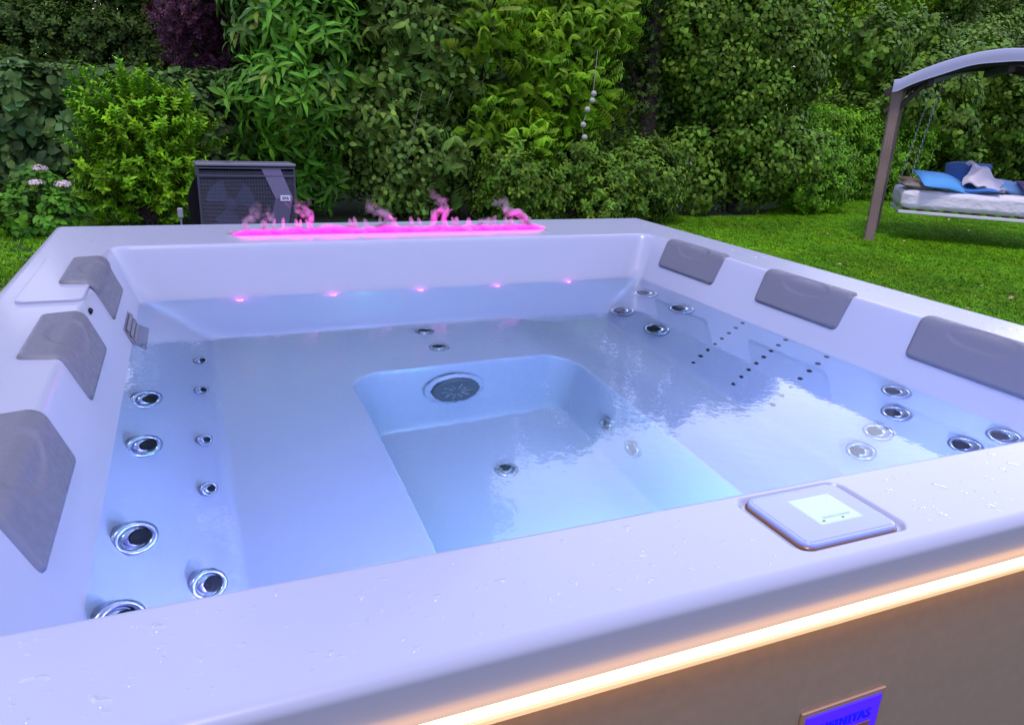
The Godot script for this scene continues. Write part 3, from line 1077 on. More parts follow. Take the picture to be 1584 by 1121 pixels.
# the leaves that show largest, each a mesh of its own
func single_leaves(parent: Node, kind: String, mats: Array, where: Array, size: Vector2, most := 260) -> void:
	var g := RandomNumberGenerator.new()
	g.seed = 4242
	var shapes := []
	for v in 3:
		var mb := Mb.new()
		var p = leaf_places(kind, g)[v]
		leaf(mb, Transform3D.IDENTITY, p[1], p[2], p[3], p[4], p[5], Color.WHITE, 4)
		shapes.append(mb.mesh())
	var n := 0
	for w in where:
		var s := g.randf_range(size.x, size.y)
		var b := spread(kind, w[1], g)
		for p in leaf_places(kind, g):
			if n >= most: return
			var o := MeshInstance3D.new()
			o.name = "leaf" if n == 0 else "leaf_%03d" % n
			o.mesh = shapes[g.randi() % 3]
			o.material_override = mats[g.randi() % mats.size()]
			parent.add_child(o, true)
			o.transform = Transform3D(b.scaled(Vector3.ONE * s), w[0]) * p[0]
			n += 1


func stems(parent: Node, base: Vector3, tips: Array, r: float, called := "stem", m: Material = null) -> void:
	for t in tips:
		var mb := Mb.new()
		var pts := []
		var rad := []
		for k in 7:
			var f := k / 6.0
			var p: Vector3 = base.lerp(t, f) + Vector3(rng.randfn(), 0, rng.randfn()) * 0.03 * sin(PI * f) * (t - base).length()
			p.y = lerpf(base.y, t.y, pow(f, 0.85))
			pts.append(p)
			rad.append(lerpf(r, r * 0.3, f))
		mb.tube(pts, rad, 7)
		obj(called, mb, m if m else M.bark, parent)


# a clump list from a rough column: blobs of random size filling the box
func blobs(lo: Vector3, hi: Vector3, count: int, r: Vector2) -> Array:
	var out := []
	for k in count:
		var q := rng.randf_range(r.x, r.y)
		out.append([Vector3(rng.randf_range(lo.x + q * 0.6, hi.x - q * 0.6), rng.randf_range(lo.y + q * 0.5, hi.y - q * 0.6), rng.randf_range(lo.z + q * 0.5, hi.z - q * 0.5)), Vector3(q, q * rng.randf_range(0.7, 1.1), q)])
	return out


func plant(called: String, label: String, category: String, kind: String, m: Material, clumps: Array, count: int, size: Vector2, group := "", up := 0.35, depth := 0.35, dark := 0.45, bright := 1.6) -> Node3D:
	var lo := Vector3(1e9, 0, 1e9)
	var hi := -lo
	var base := Vector3.ZERO
	for c in clumps: base += c[0]
	base /= clumps.size()
	base.y = 0
	var t := thing(called, label, category, base, group)
	var w := places(clumps, count, depth, up)
	for k in w.size(): w[k][0] -= base
	foliage(t, "leaves", kind, m, w, size, dark, bright)
	var tips := []
	for k in mini(clumps.size(), 6):
		tips.append(clumps[k][0] - base)
	stems(t, Vector3.ZERO, tips, 0.03 if tips.size() < 3 else 0.045)
	return t


func hedge(called: String, label: String, kind: String, m: Material, lo: Vector3, hi: Vector3, count: int, size: Vector2, turn := 0.0, pivot := Vector3.ZERO) -> Node3D:
	var mid := Vector3((lo.x + hi.x) / 2, 0, (lo.z + hi.z) / 2)
	var t := thing(called, label, "hedge", mid)
	var w := box_places(lo - mid, hi - mid, count)
	foliage(t, "leaves", kind, m, w, size, 0.5, 1.5)
	# the hedge's own wood: a thicket of branches inside
	var mb := Mb.new()
	var x := lo.x + 0.25
	while x < hi.x:
		var b := Vector3(x, 0, (lo.z + hi.z) / 2 + rng.randf_range(-0.1, 0.1)) - mid
		for k in 4:
			mb.tube([b, b + Vector3(rng.randf_range(-0.25, 0.25), hi.y * 0.45, rng.randf_range(-0.15, 0.15)), b + Vector3(rng.randf_range(-0.5, 0.5), hi.y * 0.88, rng.randf_range(-0.25, 0.25))], [0.022, 0.015, 0.006], 5)
		x += 0.45
	var o := obj("branches", mb, M.bark, t)
	o.set_meta("kind", "stuff")
	t.rotation.y = turn
	return t


func tree(called: String, label: String, m: Material, at: Vector3, h: float, crown: Array, count: int, size: Vector2, kind := "far", group := "") -> Node3D:
	var t := thing(called, label, "tree", at, group)
	var mb := Mb.new()
	mb.tube([Vector3.ZERO, Vector3(0.03, h * 0.3, 0.02), Vector3(-0.04, h * 0.6, 0), Vector3(0.02, h * 0.9, 0)], [0.16, 0.12, 0.08, 0.03], 10)
	obj("trunk", mb, M.bark, t)
	for c in crown.slice(0, 7):
		var lb := Mb.new()
		var s := Vector3(0, clampf(c[0].y * 0.6, h * 0.2, h * 0.7), 0)
		lb.tube([s, s.lerp(c[0], 0.5) + Vector3(0, 0.1, 0), c[0]], [0.06, 0.035, 0.012], 6)
		obj("limb", lb, M.bark, t)
	foliage(t, "crown", kind, m, places(crown, count, 0.45, 0.15, 0.6, -0.35), size, 0.6, 1.4, Color.WHITE, 3)
	return t


func build_plants() -> void:
	noise.seed = 5
	noise.frequency = 0.02
	M.yellow_green = leaf_mat(0.165, 0.38, 0.012, 0.5)
	M.mid_green = leaf_mat(0.088, 0.258, 0.018, 0.4)
	M.light_green = leaf_mat(0.177, 0.370, 0.014, 0.45)
	M.dull_green = leaf_mat(0.142, 0.258, 0.042, 0.5)
	M.deep_green = leaf_mat(0.065, 0.134, 0.020, 0.5, 0.3)
	M.ivy_green = leaf_mat(0.118, 0.235, 0.022, 0.5)
	M.hedge_green = leaf_mat(0.085, 0.175, 0.045, 0.5)
	M.fresh_green = leaf_mat(0.142, 0.347, 0.014, 0.5)
	M.lit_top_green = leaf_mat(0.17, 0.30, 0.07, 0.5)  # hedge green made paler, skylight on the hedge top put into the colour
	M.purple = leaf_mat(0.13, 0.05, 0.085, 0.5, 0.3)

	# the clipped hedge behind the shrubs on the left, and what stands behind it
	var front_hedge := hedge("clipped_hedge", "long clipped hedge of broad pale leaves behind the yellow green bush", "broad", M.hedge_green, Vector3(-4.5, 0, -10.5), Vector3(1.0, 1.47, -9.6), 4200, Vector2(1.1, 1.6))
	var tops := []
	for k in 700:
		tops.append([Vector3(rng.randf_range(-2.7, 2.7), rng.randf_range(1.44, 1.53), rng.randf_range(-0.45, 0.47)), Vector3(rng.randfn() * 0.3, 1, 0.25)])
	foliage(front_hedge, "lit_top_sprigs", "broad", M.lit_top_green, tops, Vector2(0.5, 0.8))  # added sprigs in a paler green, so the top edge looks lit from above
	hedge("dark_clipped_hedge", "tall dark clipped hedge behind the low broad leaved hedge", "small", M.deep_green, Vector3(-5.5, 0, -15.2), Vector3(1.2, 2.35, -14.2), 7000, Vector2(1.1, 1.7))
	tree("dark_tree", "dark evergreen tree above the dark clipped hedge at upper left", M.deep_green, Vector3(-0.6, 0, -16.4), 9.0, blobs(Vector3(-4.6, 0.9, -1.2), Vector3(3.8, 12.0, 1.0), 58, Vector2(0.8, 1.4)), 13000, Vector2(0.8, 1.3))
	tree("purple_leaf_tree", "purple leaved small tree behind the clipped hedge", M.purple, Vector3(0.55, 0, -13.0), 4.0, blobs(Vector3(-0.62, 1.0, -0.5), Vector3(0.85, 4.0, 0.5), 18, Vector2(0.35, 0.6)), 5200, Vector2(0.7, 1.1), "small")

	# the yellow green bush by the tub's far left corner
	var yb := plant("bush", "bright yellow green bush with small leaves left of the heat pump", "bush", "privet", M.yellow_green, [[Vector3(-0.38, 0.72, -8.9), Vector3(0.58, 0.66, 0.45)], [Vector3(-0.62, 0.95, -8.8), Vector3(0.36, 0.36, 0.35)], [Vector3(-0.18, 1.02, -8.85), Vector3(0.38, 0.38, 0.36)], [Vector3(-0.40, 1.12, -8.9), Vector3(0.26, 0.26, 0.25)], [Vector3(-0.05, 0.5, -8.8), Vector3(0.35, 0.45, 0.35)], [Vector3(-0.70, 0.45, -8.85), Vector3(0.30, 0.40, 0.32)]], 1000, Vector2(1.0, 1.55), "", 0.7, 0.7)
	var shoots := []
	for k in 90:
		var a := rng.randf() * PI
		var e := rng.randf_range(0.2, 1.35)
		var d := Vector3(cos(a) * cos(e), sin(e), sin(a) * cos(e) * 0.7)
		var reach := 1.0 + 0.7 * noise.get_noise_3dv(d * 55.0) + rng.randf_range(-0.08, 0.12)
		for q in 3:
			shoots.append([Vector3(0, 0.62, 0.02) + d * Vector3(0.66, 0.62, 0.5) * (reach + q * 0.09 - 0.12), (d + Vector3.UP * 0.9 + Vector3(rng.randfn(), 0, rng.randfn()) * 0.15).normalized()])
	foliage(yb, "leaves", "privet", M.yellow_green, shoots, Vector2(0.9, 1.35))

	build_hydrangea()
	build_strap_grass()

	# the big laurel with long glossy leaves right of the bush
	var lc := [[Vector3(1.12, 1.30, -9.1), Vector3(0.58, 0.5, 0.5)], [Vector3(1.45, 1.9, -9.2), Vector3(0.65, 0.6, 0.5)], [Vector3(1.08, 2.05, -9.2), Vector3(0.42, 0.5, 0.4)], [Vector3(1.25, 2.6, -9.4), Vector3(0.75, 0.7, 0.6)], [Vector3(1.30, 0.95, -9.2), Vector3(0.5, 0.4, 0.4)], [Vector3(1.6, 3.3, -9.6), Vector3(0.9, 0.8, 0.7)], [Vector3(1.25, 3.6, -9.8), Vector3(0.7, 0.7, 0.6)], [Vector3(1.9, 4.4, -9.9), Vector3(0.9, 0.9, 0.7)], [Vector3(1.2, 0.5, -9.4), Vector3(0.6, 0.5, 0.4)]]
	var laurel := plant("laurel", "tall laurel with long glossy drooping leaves behind the heat pump", "shrub", "laurel", M.mid_green, lc, 1900, Vector2(1.1, 1.6), "", 0.25, 0.5)
	var vis := places(lc.slice(0, 4), 60, 0.05, 0.3, 0.0)
	for k in vis.size(): vis[k][0] -= laurel.position
	single_leaves(laurel, "laurel", [leaf_mat(0.080, 0.189, 0.032, 0.28), leaf_mat(0.123, 0.246, 0.032, 0.3), leaf_mat(0.058, 0.145, 0.029, 0.26), leaf_mat(0.174, 0.261, 0.029, 0.3)], vis, Vector2(1.25, 1.7), 280)

	# dull, ivy grown shrubs in the middle
	var mc := blobs(Vector3(1.75, 0.1, -9.9), Vector3(3.5, 3.6, -9.0), 15, Vector2(0.42, 0.7))
	mc.append_array(blobs(Vector3(1.6, 3.2, -10.4), Vector3(4.2, 7.0, -9.3), 12, Vector2(0.6, 1.0)))
	for k in 9: mc.append([Vector3(rng.randf_range(1.75, 2.7), rng.randf_range(0.3, 1.6), rng.randf_range(-9.5, -9.1)), Vector3(0.45, 0.45, 0.4)])
	var mid := plant("ivy_grown_shrub", "dull green shrub overgrown with ivy in the middle of the row", "shrub", "ivy", M.dull_green, mc, 5600, Vector2(1.05, 1.6), "", 0.1, 0.5)
	var hang_w := places(mc.slice(0, 12), 420, 0.15, 0.1, 0.0)
	for k in hang_w.size(): hang_w[k][0] -= mid.position
	foliage(mid, "leaves", "hang", M.dull_green, hang_w, Vector2(1.2, 1.8))
	for k in 9:
		var tw := Mb.new()
		var a := Vector3(rng.randf_range(-0.3, 0.9), rng.randf_range(1.3, 2.2), 0.72 + rng.randf() * 0.1)
		var d := Vector3(rng.randfn() * 0.35, rng.randfn() * 0.25, 0.05)
		tw.tube([a, a + d * 0.5 + Vector3(0, 0.03, 0.02), a + d], [0.006, 0.004, 0.002], 5)
		obj("twig", tw, M.twig, mid)

	# the bright shrub with hanging leaves
	var bc := blobs(Vector3(3.05, 0.6, -9.6), Vector3(5.3, 3.4, -8.7), 20, Vector2(0.38, 0.62))
	bc.append([Vector3(4.3, 1.6, -9.0), Vector3(0.8, 0.6, 0.5)])
	var upper := blobs(Vector3(3.2, 3.2, -10.2), Vector3(5.6, 5.2, -9.2), 9, Vector2(0.55, 0.85))
	bc.append_array(upper)
	var br := plant("hanging_leaf_shrub", "bright green shrub with hanging pointed leaves behind the steam", "shrub", "hang", M.light_green, bc, 3600, Vector2(0.85, 1.3), "", 0.15, 0.5)
	var bv := places(bc.slice(0, 21), 40, 0.04, 0.15, 0.0)
	for k in bv.size(): bv[k][0] -= br.position
	single_leaves(br, "hang", [leaf_mat(0.189, 0.334, 0.022, 0.36), leaf_mat(0.131, 0.275, 0.022, 0.36), leaf_mat(0.246, 0.348, 0.029, 0.36)], bv, Vector2(1.1, 1.5), 280)

	tree("tall_back_tree", "tall dark tree rising behind the purple tree and the laurel", M.deep_green, Vector3(2.4, 0, -12.6), 9.0, blobs(Vector3(-2.0, 2.6, -1.0), Vector3(2.4, 10.0, 1.0), 38, Vector2(0.8, 1.3)), 9000, Vector2(0.9, 1.4))
	# low undergrowth at the foot of the row
	plant("undergrowth_shrub", "low shrub of small pointed leaves at the foot of the bright shrub", "shrub", "small", M.ivy_green, blobs(Vector3(3.3, 0.0, -9.0), Vector3(6.3, 0.95, -8.4), 14, Vector2(0.28, 0.45)), 2300, Vector2(1.0, 1.5), "", 0.35)
	# the dark gap with the slender trunk
	tree("slender_tree", "slender dark tree with a bare grey trunk right of the bright shrub", M.deep_green, Vector3(6.18, 0, -9.7), 5.2, blobs(Vector3(-0.9, 0.3, -0.6), Vector3(0.9, 5.2, 0.1), 28, Vector2(0.35, 0.6)), 6200, Vector2(0.5, 0.8), "small")
	# the tall ivy wall left of the lawn
	var ic := blobs(Vector3(6.1, 0.0, -9.7), Vector3(8.75, 3.0, -8.95), 26, Vector2(0.42, 0.68))
	ic.append_array(blobs(Vector3(6.3, 2.8, -10.2), Vector3(8.9, 4.9, -9.3), 10, Vector2(0.55, 0.85)))
	plant("ivy_covered_tree_wall", "tall wall of dark ivy leaves at the edge of the lawn", "ivy", "ivy", M.ivy_green, ic, 6200, Vector2(1.0, 1.6), "", 0.15, 0.5)
	plant("ivy_skirt_shrub", "light green young shoots at the right foot of the ivy wall", "shrub", "small", M.fresh_green, blobs(Vector3(8.3, 0.0, -9.6), Vector3(9.5, 1.15, -9.0), 9, Vector2(0.22, 0.4)), 1300, Vector2(1.0, 1.5), "", 0.35)
	tree("back_tree", "dark tree filling the gap right of the slender trunk", M.deep_green, Vector3(8.6, 0, -13.2), 5.2, blobs(Vector3(-2.2, 0.3, -0.9), Vector3(1.6, 4.4, 0.9), 24, Vector2(0.6, 0.95)), 6500, Vector2(0.7, 1.1))
	# right: clipped hedge, light tree, dark tree, big leaved hedge behind the swing bed
	hedge("low_hedge", "clipped green hedge left of and behind the swing bed's post", "small", M.fresh_green, Vector3(9.2, 0, -11.4), Vector3(13.0, 1.45, -10.5), 5600, Vector2(1.0, 1.5))
	plant("broad_leaved_hedge", "tall loose hedge of broad leaves behind the swing bed", "hedge", "broad", M.ivy_green, blobs(Vector3(11.2, 0.0, -11.9), Vector3(17.5, 3.3, -10.4), 34, Vector2(0.5, 0.8)), 5200, Vector2(0.95, 1.45), "", 0.2, 0.5)
	tree("light_green_tree", "light green tree behind the low hedge left of the swing canopy", M.light_green, Vector3(15.0, 0, -14.6), 6.0, blobs(Vector3(-1.9, 0.9, -1.0), Vector3(1.6, 5.4, 1.0), 26, Vector2(0.55, 0.9)), 6000, Vector2(0.7, 1.1))
	plant("back_shrub", "dark loose shrub behind the broad leaved hedge and the swing canopy", "shrub", "far", M.dull_green, blobs(Vector3(13.5, 0.2, -13.8), Vector3(22.0, 3.4, -12.4), 34, Vector2(0.7, 1.0)), 5200, Vector2(0.8, 1.2), "", 0.2)
	tree("dark_broad_tree", "dark broad tree above the swing canopy at upper right", M.dull_green, Vector3(18.8, 0, -15.2), 7.0, blobs(Vector3(-2.4, 1.8, -1.2), Vector3(5.0, 6.6, 1.2), 40, Vector2(0.7, 1.2)), 10000, Vector2(0.8, 1.2))
	tree("back_tree", "mid green tree behind the ivy wall with bright gaps in its crown", M.ivy_green, Vector3(11.0, 0, -14.5), 6.0, blobs(Vector3(-2.4, 0.8, -1.0), Vector3(1.8, 5.6, 1.0), 24, Vector2(0.6, 1.0)), 5200, Vector2(0.8, 1.2))
	tree("back_tree", "dark tree filling the gap behind the ivy grown shrub", M.deep_green, Vector3(4.6, 0, -13.5), 7.0, blobs(Vector3(-2.6, 0.4, -1.0), Vector3(2.9, 6.2, 1.0), 42, Vector2(0.7, 1.1)), 12000, Vector2(0.8, 1.3))


func build_hydrangea() -> void:
	var t := thing("hydrangea", "hydrangea with three pale pink flower heads at the far left of the tub", "shrub", Vector3(-1.28, 0, -8.45))
	var clumps := [[Vector3(0.0, 0.40, 0), Vector3(0.19, 0.20, 0.18)], [Vector3(-0.20, 0.24, 0.05), Vector3(0.20, 0.20, 0.18)], [Vector3(0.15, 0.22, 0.08), Vector3(0.22, 0.2, 0.2)], [Vector3(-0.05, 0.12, 0.12), Vector3(0.3, 0.14, 0.2)]]
	foliage(t, "leaves", "broad", M.mid_green, places(clumps, 170, 0.5, 0.6), Vector2(0.65, 0.95), 0.6, 1.5)
	var fm := mat(0.75, 0.62, 0.58, 0.7)
	fm.vertex_color_use_as_albedo = true
	for h in [Vector3(0.03, 0.63, 0.14), Vector3(0.00, 0.51, 0.24), Vector3(0.21, 0.49, 0.22)]:
		var mb := Mb.new()
		var r := 0.085 if h.x > 0.1 else 0.07
		for k in 70:
			var d := Vector3(rng.randfn(), absf(rng.randfn()) * 0.8 + 0.1, rng.randfn()).normalized()
			var c: Vector3 = h + d * Vector3(r, r * 0.62, r) * rng.randf_range(0.75, 1.05)
			var tone := rng.randf_range(0.6, 1.3)
			for q in 4:
				var a := q * TAU4
				var x := aim(c, d)
				leaf(mb, Transform3D(x.basis * Basis(Vector3.UP, a), c), 0.014, 0.012, 0.1, 0.1, 0.5, Color(tone, tone * rng.randf_range(0.85, 1.0), tone * 0.95), 2)
		obj("flower_head", mb, fm, t)
		stems(t, Vector3(h.x * 0.3, 0, 0), [h - Vector3(0, 0.02, 0)], 0.006, "stem", M.twig)
	stems(t, Vector3.ZERO, [Vector3(-0.25, 0.4, 0.05), Vector3(0.1, 0.45, 0), Vector3(0.2, 0.3, 0.1)], 0.007, "stem", M.twig)


func build_strap_grass() -> void:
	var t := thing("strap_grass", "clump of long arching pale grass blades at the far left edge", "grass clump", Vector3(-2.15, 0, -8.3))
	var m := leaf_mat(0.16, 0.17, 0.05, 0.45)
	for k in 26:
		var mb := Mb.new()
		var a := rng.randf_range(-0.9, 0.9)
		var l := rng.randf_range(0.6, 1.05)
		leaf(mb, look(Vector3(rng.randfn() * 0.05, 0.02, rng.randfn() * 0.05), Vector3(cos(a), rng.randf_range(1.1, 2.2), sin(a) * 0.6)), l, 0.016, rng.randf_range(0.5, 0.95), 0.2, 0.3, Color.WHITE, 8)
		obj("blade", mb, m, t)


func build_ground() -> void:
	var g := Mb.new()
	var p := PackedVector3Array()
	for r in 60:
		for c in 60:
			var x := lerpf(-60, 80, c / 59.0)
			var z := lerpf(-90, 40, r / 59.0)
			p.append(Vector3(x, 0.0, z))
	g.grid(p, 60, 60)
	tag(obj("ground", g, M.ground), "dark soil and lawn that the garden stands on", "ground", "", "structure")
	# tufts of grass where the lawn shows
	var tuft := []
	for v in 3:
		var mb := Mb.new()
		for k in 9:
			var a := rng.randf() * TAU
			var b := rng.randf_range(0.7, 1.25)
			leaf(mb, look(Vector3(rng.randfn() * 0.018, -0.004, rng.randfn() * 0.018), Vector3(cos(a), rng.randf_range(1.0, 3.0), sin(a))), rng.randf_range(0.030, 0.060), 0.0055, rng.randf_range(0.2, 0.7), 0.2, 0.35, Color(b, b, b), 2)
		tuft.append(mb.mesh())
	var spots := []
	while spots.size() < 90000:
		var right := rng.randf() < 0.93
		var at := Vector3(rng.randf_range(2.0, 14.5), 0, rng.randf_range(-10.6, -1.0)) if right else Vector3(rng.randf_range(-3.4, -0.5), 0, rng.randf_range(-9.2, -3.2))
		if right and (at.x < 2.0 or at.x < -at.z * 0.52 or at.x > -at.z * 1.75 + 1.0): continue
		if right and at.z < -9.0 - maxf(at.x - 8.0, 0.0) * 0.8 + 0.12 * sin(at.x * 2.0): continue
		spots.append(at)
	# a few fallen leaves on the lawn
	var fl := Mb.new()
	for k in 70:
		var at := Vector3(rng.randf_range(3.0, 11.0), 0.035, rng.randf_range(-8.8, -3.0))
		if at.x < -at.z * 0.55: continue
		var b := rng.randf_range(0.6, 1.2)
		leaf(fl, Transform3D(Basis.from_euler(Vector3(rng.randfn() * 0.3, rng.randf() * TAU, rng.randfn() * 0.3)), at), rng.randf_range(0.04, 0.07), rng.randf_range(0.02, 0.035), 0.4, 0.3, 0.45, Color(0.42 * b, 0.30 * b, 0.12 * b), 3)
	var fm := mat(1, 1, 1, 0.7)
	fm.vertex_color_use_as_albedo = true
	tag(obj("fallen_leaves", fl, fm), "scattered pale fallen leaves on the lawn", "leaves", "", "stuff")
	var root := thing("grass", "short bright green lawn round the hot tub", "grass")
	root.set_meta("kind", "stuff")
	for v in 3:
		var mm := MultiMesh.new()
		mm.transform_format = MultiMesh.TRANSFORM_3D
		mm.use_colors = true
		mm.mesh = tuft[v]
		mm.instance_count = spots.size() / 3
		for k in mm.instance_count:
			var at: Vector3 = spots[k * 3 + v]
			var s := rng.randf_range(0.6, 1.15)
			mm.set_instance_transform(k, Transform3D(Basis(Vector3.UP, rng.randf() * TAU).scaled(Vector3(s, s * rng.randf_range(0.6, 1.2), s)), at))
			var b := rng.randf_range(0.75, 1.25) * (1.0 + 0.5 * noise.get_noise_2d(at.x * 25.0, at.z * 25.0))
			var warm := 0.22 * noise.get_noise_2d(at.x * 60.0 + 50.0, at.z * 60.0) + rng.randf_range(-0.1, 0.12)
			mm.set_instance_color(k, Color(b * (1.0 + warm), b, b * (1.0 - warm)))
		var o := MultiMeshInstance3D.new()
		o.name = numbered("grass_tufts", root)
		o.multimesh = mm
		o.material_override = M.blade
		o.set_meta("kind", "stuff")
		root.add_child(o, true)


# ---------------------------------------------------------------- garden things
func build_pump() -> void:
	var t := thing("heat_pump", "dark grey heat pump with a fine front grille behind the tub", "heat pump", Vector3(0.505, 0, -7.25))
	t.rotation.y = 0.03
	var w := 0.835
	var h := 0.79
	var dark := mat(0.045, 0.047, 0.062, 0.4)
	var frame := mat(0.07, 0.07, 0.10, 0.35)
	var box := Mb.new()
	box.box(Transform3D(Basis.IDENTITY, Vector3(0, h / 2 - 0.02, -0.36)), Vector3(w, h - 0.04, 0.03), 0.004)
	for s in [-1, 1]:
		box.box(Transform3D(Basis.IDENTITY, Vector3(s * (w / 2 - 0.009), h / 2 - 0.02, -0.17)), Vector3(0.018, h - 0.04, 0.36), 0.004)
	box.box(Transform3D(Basis.IDENTITY, Vector3(0, 0.05, -0.18)), Vector3(w - 0.04, 0.06, 0.34), 0.004)
	obj("casing", box, frame, t)
	var top := Mb.new()
	top.box(Transform3D(Basis(Vector3.RIGHT, -0.03), Vector3(0, h - 0.012, -0.175)), Vector3(w + 0.012, 0.026, 0.40), 0.006)
	top.box(Transform3D(Basis.IDENTITY, Vector3(0, h - 0.036, 0.008)), Vector3(w, 0.010, 0.012), 0.003)
	obj("lid", top, mat(0.20, 0.19, 0.24, 0.3), t)
	# the grille: fine bars, in front of a dark hollow with the fan
	var bars := Mb.new()
	for k in 54:
		var y := 0.10 + k * 0.0118
		if absf(y - (h - 0.105)) < 0.011: continue
		bars.box(Transform3D(Basis.IDENTITY, Vector3(-0.0, y, 0.002)), Vector3(w - 0.03, 0.0050, 0.006), 0.0012)
	for k in 34:
		bars.box(Transform3D(Basis.IDENTITY, Vector3(-w / 2 + 0.02 + k * 0.0242, 0.40, -0.004)), Vector3(0.003, 0.66, 0.004), 0.0008)
	var gr := obj("grille", bars, mat(0.09, 0.095, 0.14, 0.35), t)
	gr.set_meta("kind", "stuff")
	var band := Mb.new()
	band.box(Transform3D(Basis.IDENTITY, Vector3(0, h - 0.105, 0.006)), Vector3(w - 0.02, 0.020, 0.012), 0.003)
	obj("cross_bar", band, frame, t)
	var fan := Node3D.new()
	fan.name = "fan"
	t.add_child(fan, true)
	fan.position = Vector3(-0.15, 0.44, -0.07)
	var hub := Mb.new()
	hub.lathe(aim(Vector3.ZERO, Vector3.BACK), [Vector2(0.055, -0.04), Vector2(0.055, 0.02), Vector2(0.04, 0.035), Vector2(0.0, 0.038)], 20)
	var fm := mat(0.16, 0.22, 0.42, 0.45)
	obj("hub", hub, fm, fan)
	for k in 3:
		var bl := Mb.new()
		var pts := PackedVector3Array()
		for r in 6:
			for c in 8:
				var rad := 0.05 + 0.16 * r / 5.0
				var a := k * TAU / 3 + 0.35 + (c / 7.0 - 0.5) * (1.0 + 0.25 * r / 5.0)
				pts.append(Vector3(cos(a) * rad, sin(a) * rad, 0.035 * (c / 7.0 - 0.5)))
		bl.grid(pts, 6, 8)
		obj("fan_blade", bl, fm, fan)
	var shroud := Mb.new()
	shroud.lathe(aim(Vector3(-0.15, 0.44, -0.09), Vector3.BACK), [Vector2(0.36, 0.02), Vector2(0.25, 0.02), Vector2(0.235, 0.0), Vector2(0.23, -0.06)], 36)
	obj("fan_shroud", shroud, M.dark, t)
	# the bent band on the right of the front, with its label
	var pm := mat(0.15, 0.13, 0.22, 0.4)
	for s in [0, 1]:
		var mb := Mb.new()
		var ya := 0.49
		var yb := 0.755 if s == 0 else 0.17
		var xa := 0.235
		var xb := 0.14 if s == 0 else 0.175
		var q := [Vector3(xa - 0.005, ya, 0.012), Vector3(xa + 0.15, ya, 0.012), Vector3(xb + 0.145, yb, 0.012), Vector3(xb - 0.02, yb, 0.012)]
		mb.quad(q[0], q[1], q[2], q[3], Vector3(0, 0.15 if s == 0 else -0.1, 1).normalized())
		for k in 4:
			var a: Vector3 = q[k]
			var b: Vector3 = q[(k + 1) % 4]
			var nn := Vector3(0, 0, 1).cross(b - a).normalized() * (-1.0 if s == 0 else 1.0)
			mb.quad(a, b, b - Vector3(0, 0, 0.009), a - Vector3(0, 0, 0.009), nn)
		obj("front_band", mb, pm, t)
	var plate := Mb.new()
	plate.box(Transform3D(Basis.IDENTITY, Vector3(0.318, 0.49, 0.016)), Vector3(0.088, 0.050, 0.005), 0.001)
	obj("label_plate", plate, mat(0.72, 0.74, 0.85, 0.5), t)
	var tm := TextMesh.new()
	tm.text = "SPA"
	var f := SystemFont.new()
	f.font_names = PackedStringArray(["Droid Sans"])
	f.font_weight = 700
	tm.font = f
	tm.font_size = 48
	tm.pixel_size = 0.00072
	tm.depth = 0.002
	var o := obj("lettering", tm, mat(0.05, 0.05, 0.12, 0.5), t)
	o.position = Vector3(0.318, 0.49, 0.0195)
	for s in [-1, 1]:
		var foot := Mb.new()
		foot.box(Transform3D(Basis.IDENTITY, Vector3(s * 0.32, 0.012, -0.17)), Vector3(0.08, 0.025, 0.36), 0.004)
		obj("foot", foot, M.dark, t)


func build_small_things() -> void:
	var t := thing("garden_stake", "small grey stake in the grass left of the heat pump", "stake", Vector3(-0.075, 0, -7.25))
	var st := Mb.new()
	st.tube([Vector3.ZERO, Vector3(0.002, 0.33, 0)], [0.008, 0.008], 8)
	obj("pole", st, M.grey_plastic, t)
	var cap := Mb.new()
	cap.box(Transform3D(Basis.IDENTITY, Vector3(0.0, 0.365, 0)), Vector3(0.045, 0.085, 0.03), 0.006)
	obj("head", cap, mat(0.30, 0.31, 0.36, 0.4), t)
	# pale balls on a cord in the bright shrub
	var g := thing("ball_garland", "cord with five pale woven balls hanging in the bright shrub", "garland", Vector3(4.42, 0, -8.28))
	var cord := Mb.new()
	cord.tube([Vector3(0.13, 2.05, -0.05), Vector3(0.085, 1.58, 0), Vector3(0.072, 1.49, 0), Vector3(0.0, 1.30, 0.0), Vector3(-0.03, 1.20, 0), Vector3(0.0, 1.05, 0)], [0.003, 0.003, 0.003, 0.003, 0.003, 0.003], 5)
	obj("cord", cord, mat(0.4, 0.37, 0.32, 0.8), g)
	var bm := mat(0.6, 0.6, 0.55, 0.7)
	bm.albedo_texture = noise_tex(128, 0.12, Color(0.75, 0.73, 0.7), Color(1, 1, 1), 3, 31)
	for p in [Vector3(0.083, 1.565, 0.02), Vector3(0.070, 1.488, 0.02), Vector3(0.012, 1.385, 0.02), Vector3(-0.027, 1.212, 0.02), Vector3(0.003, 1.07, 0.02)]:
		var b := Mb.new()
		var prof := []
		for k in 13:
			var a := PI * k / 12 - TAU4
			prof.append(Vector2(maxf(cos(a), 0.0) * 0.034, sin(a) * 0.034))
		b.lathe(Transform3D(Basis.IDENTITY, p), prof, 18)
		obj("ball", b, bm, g)


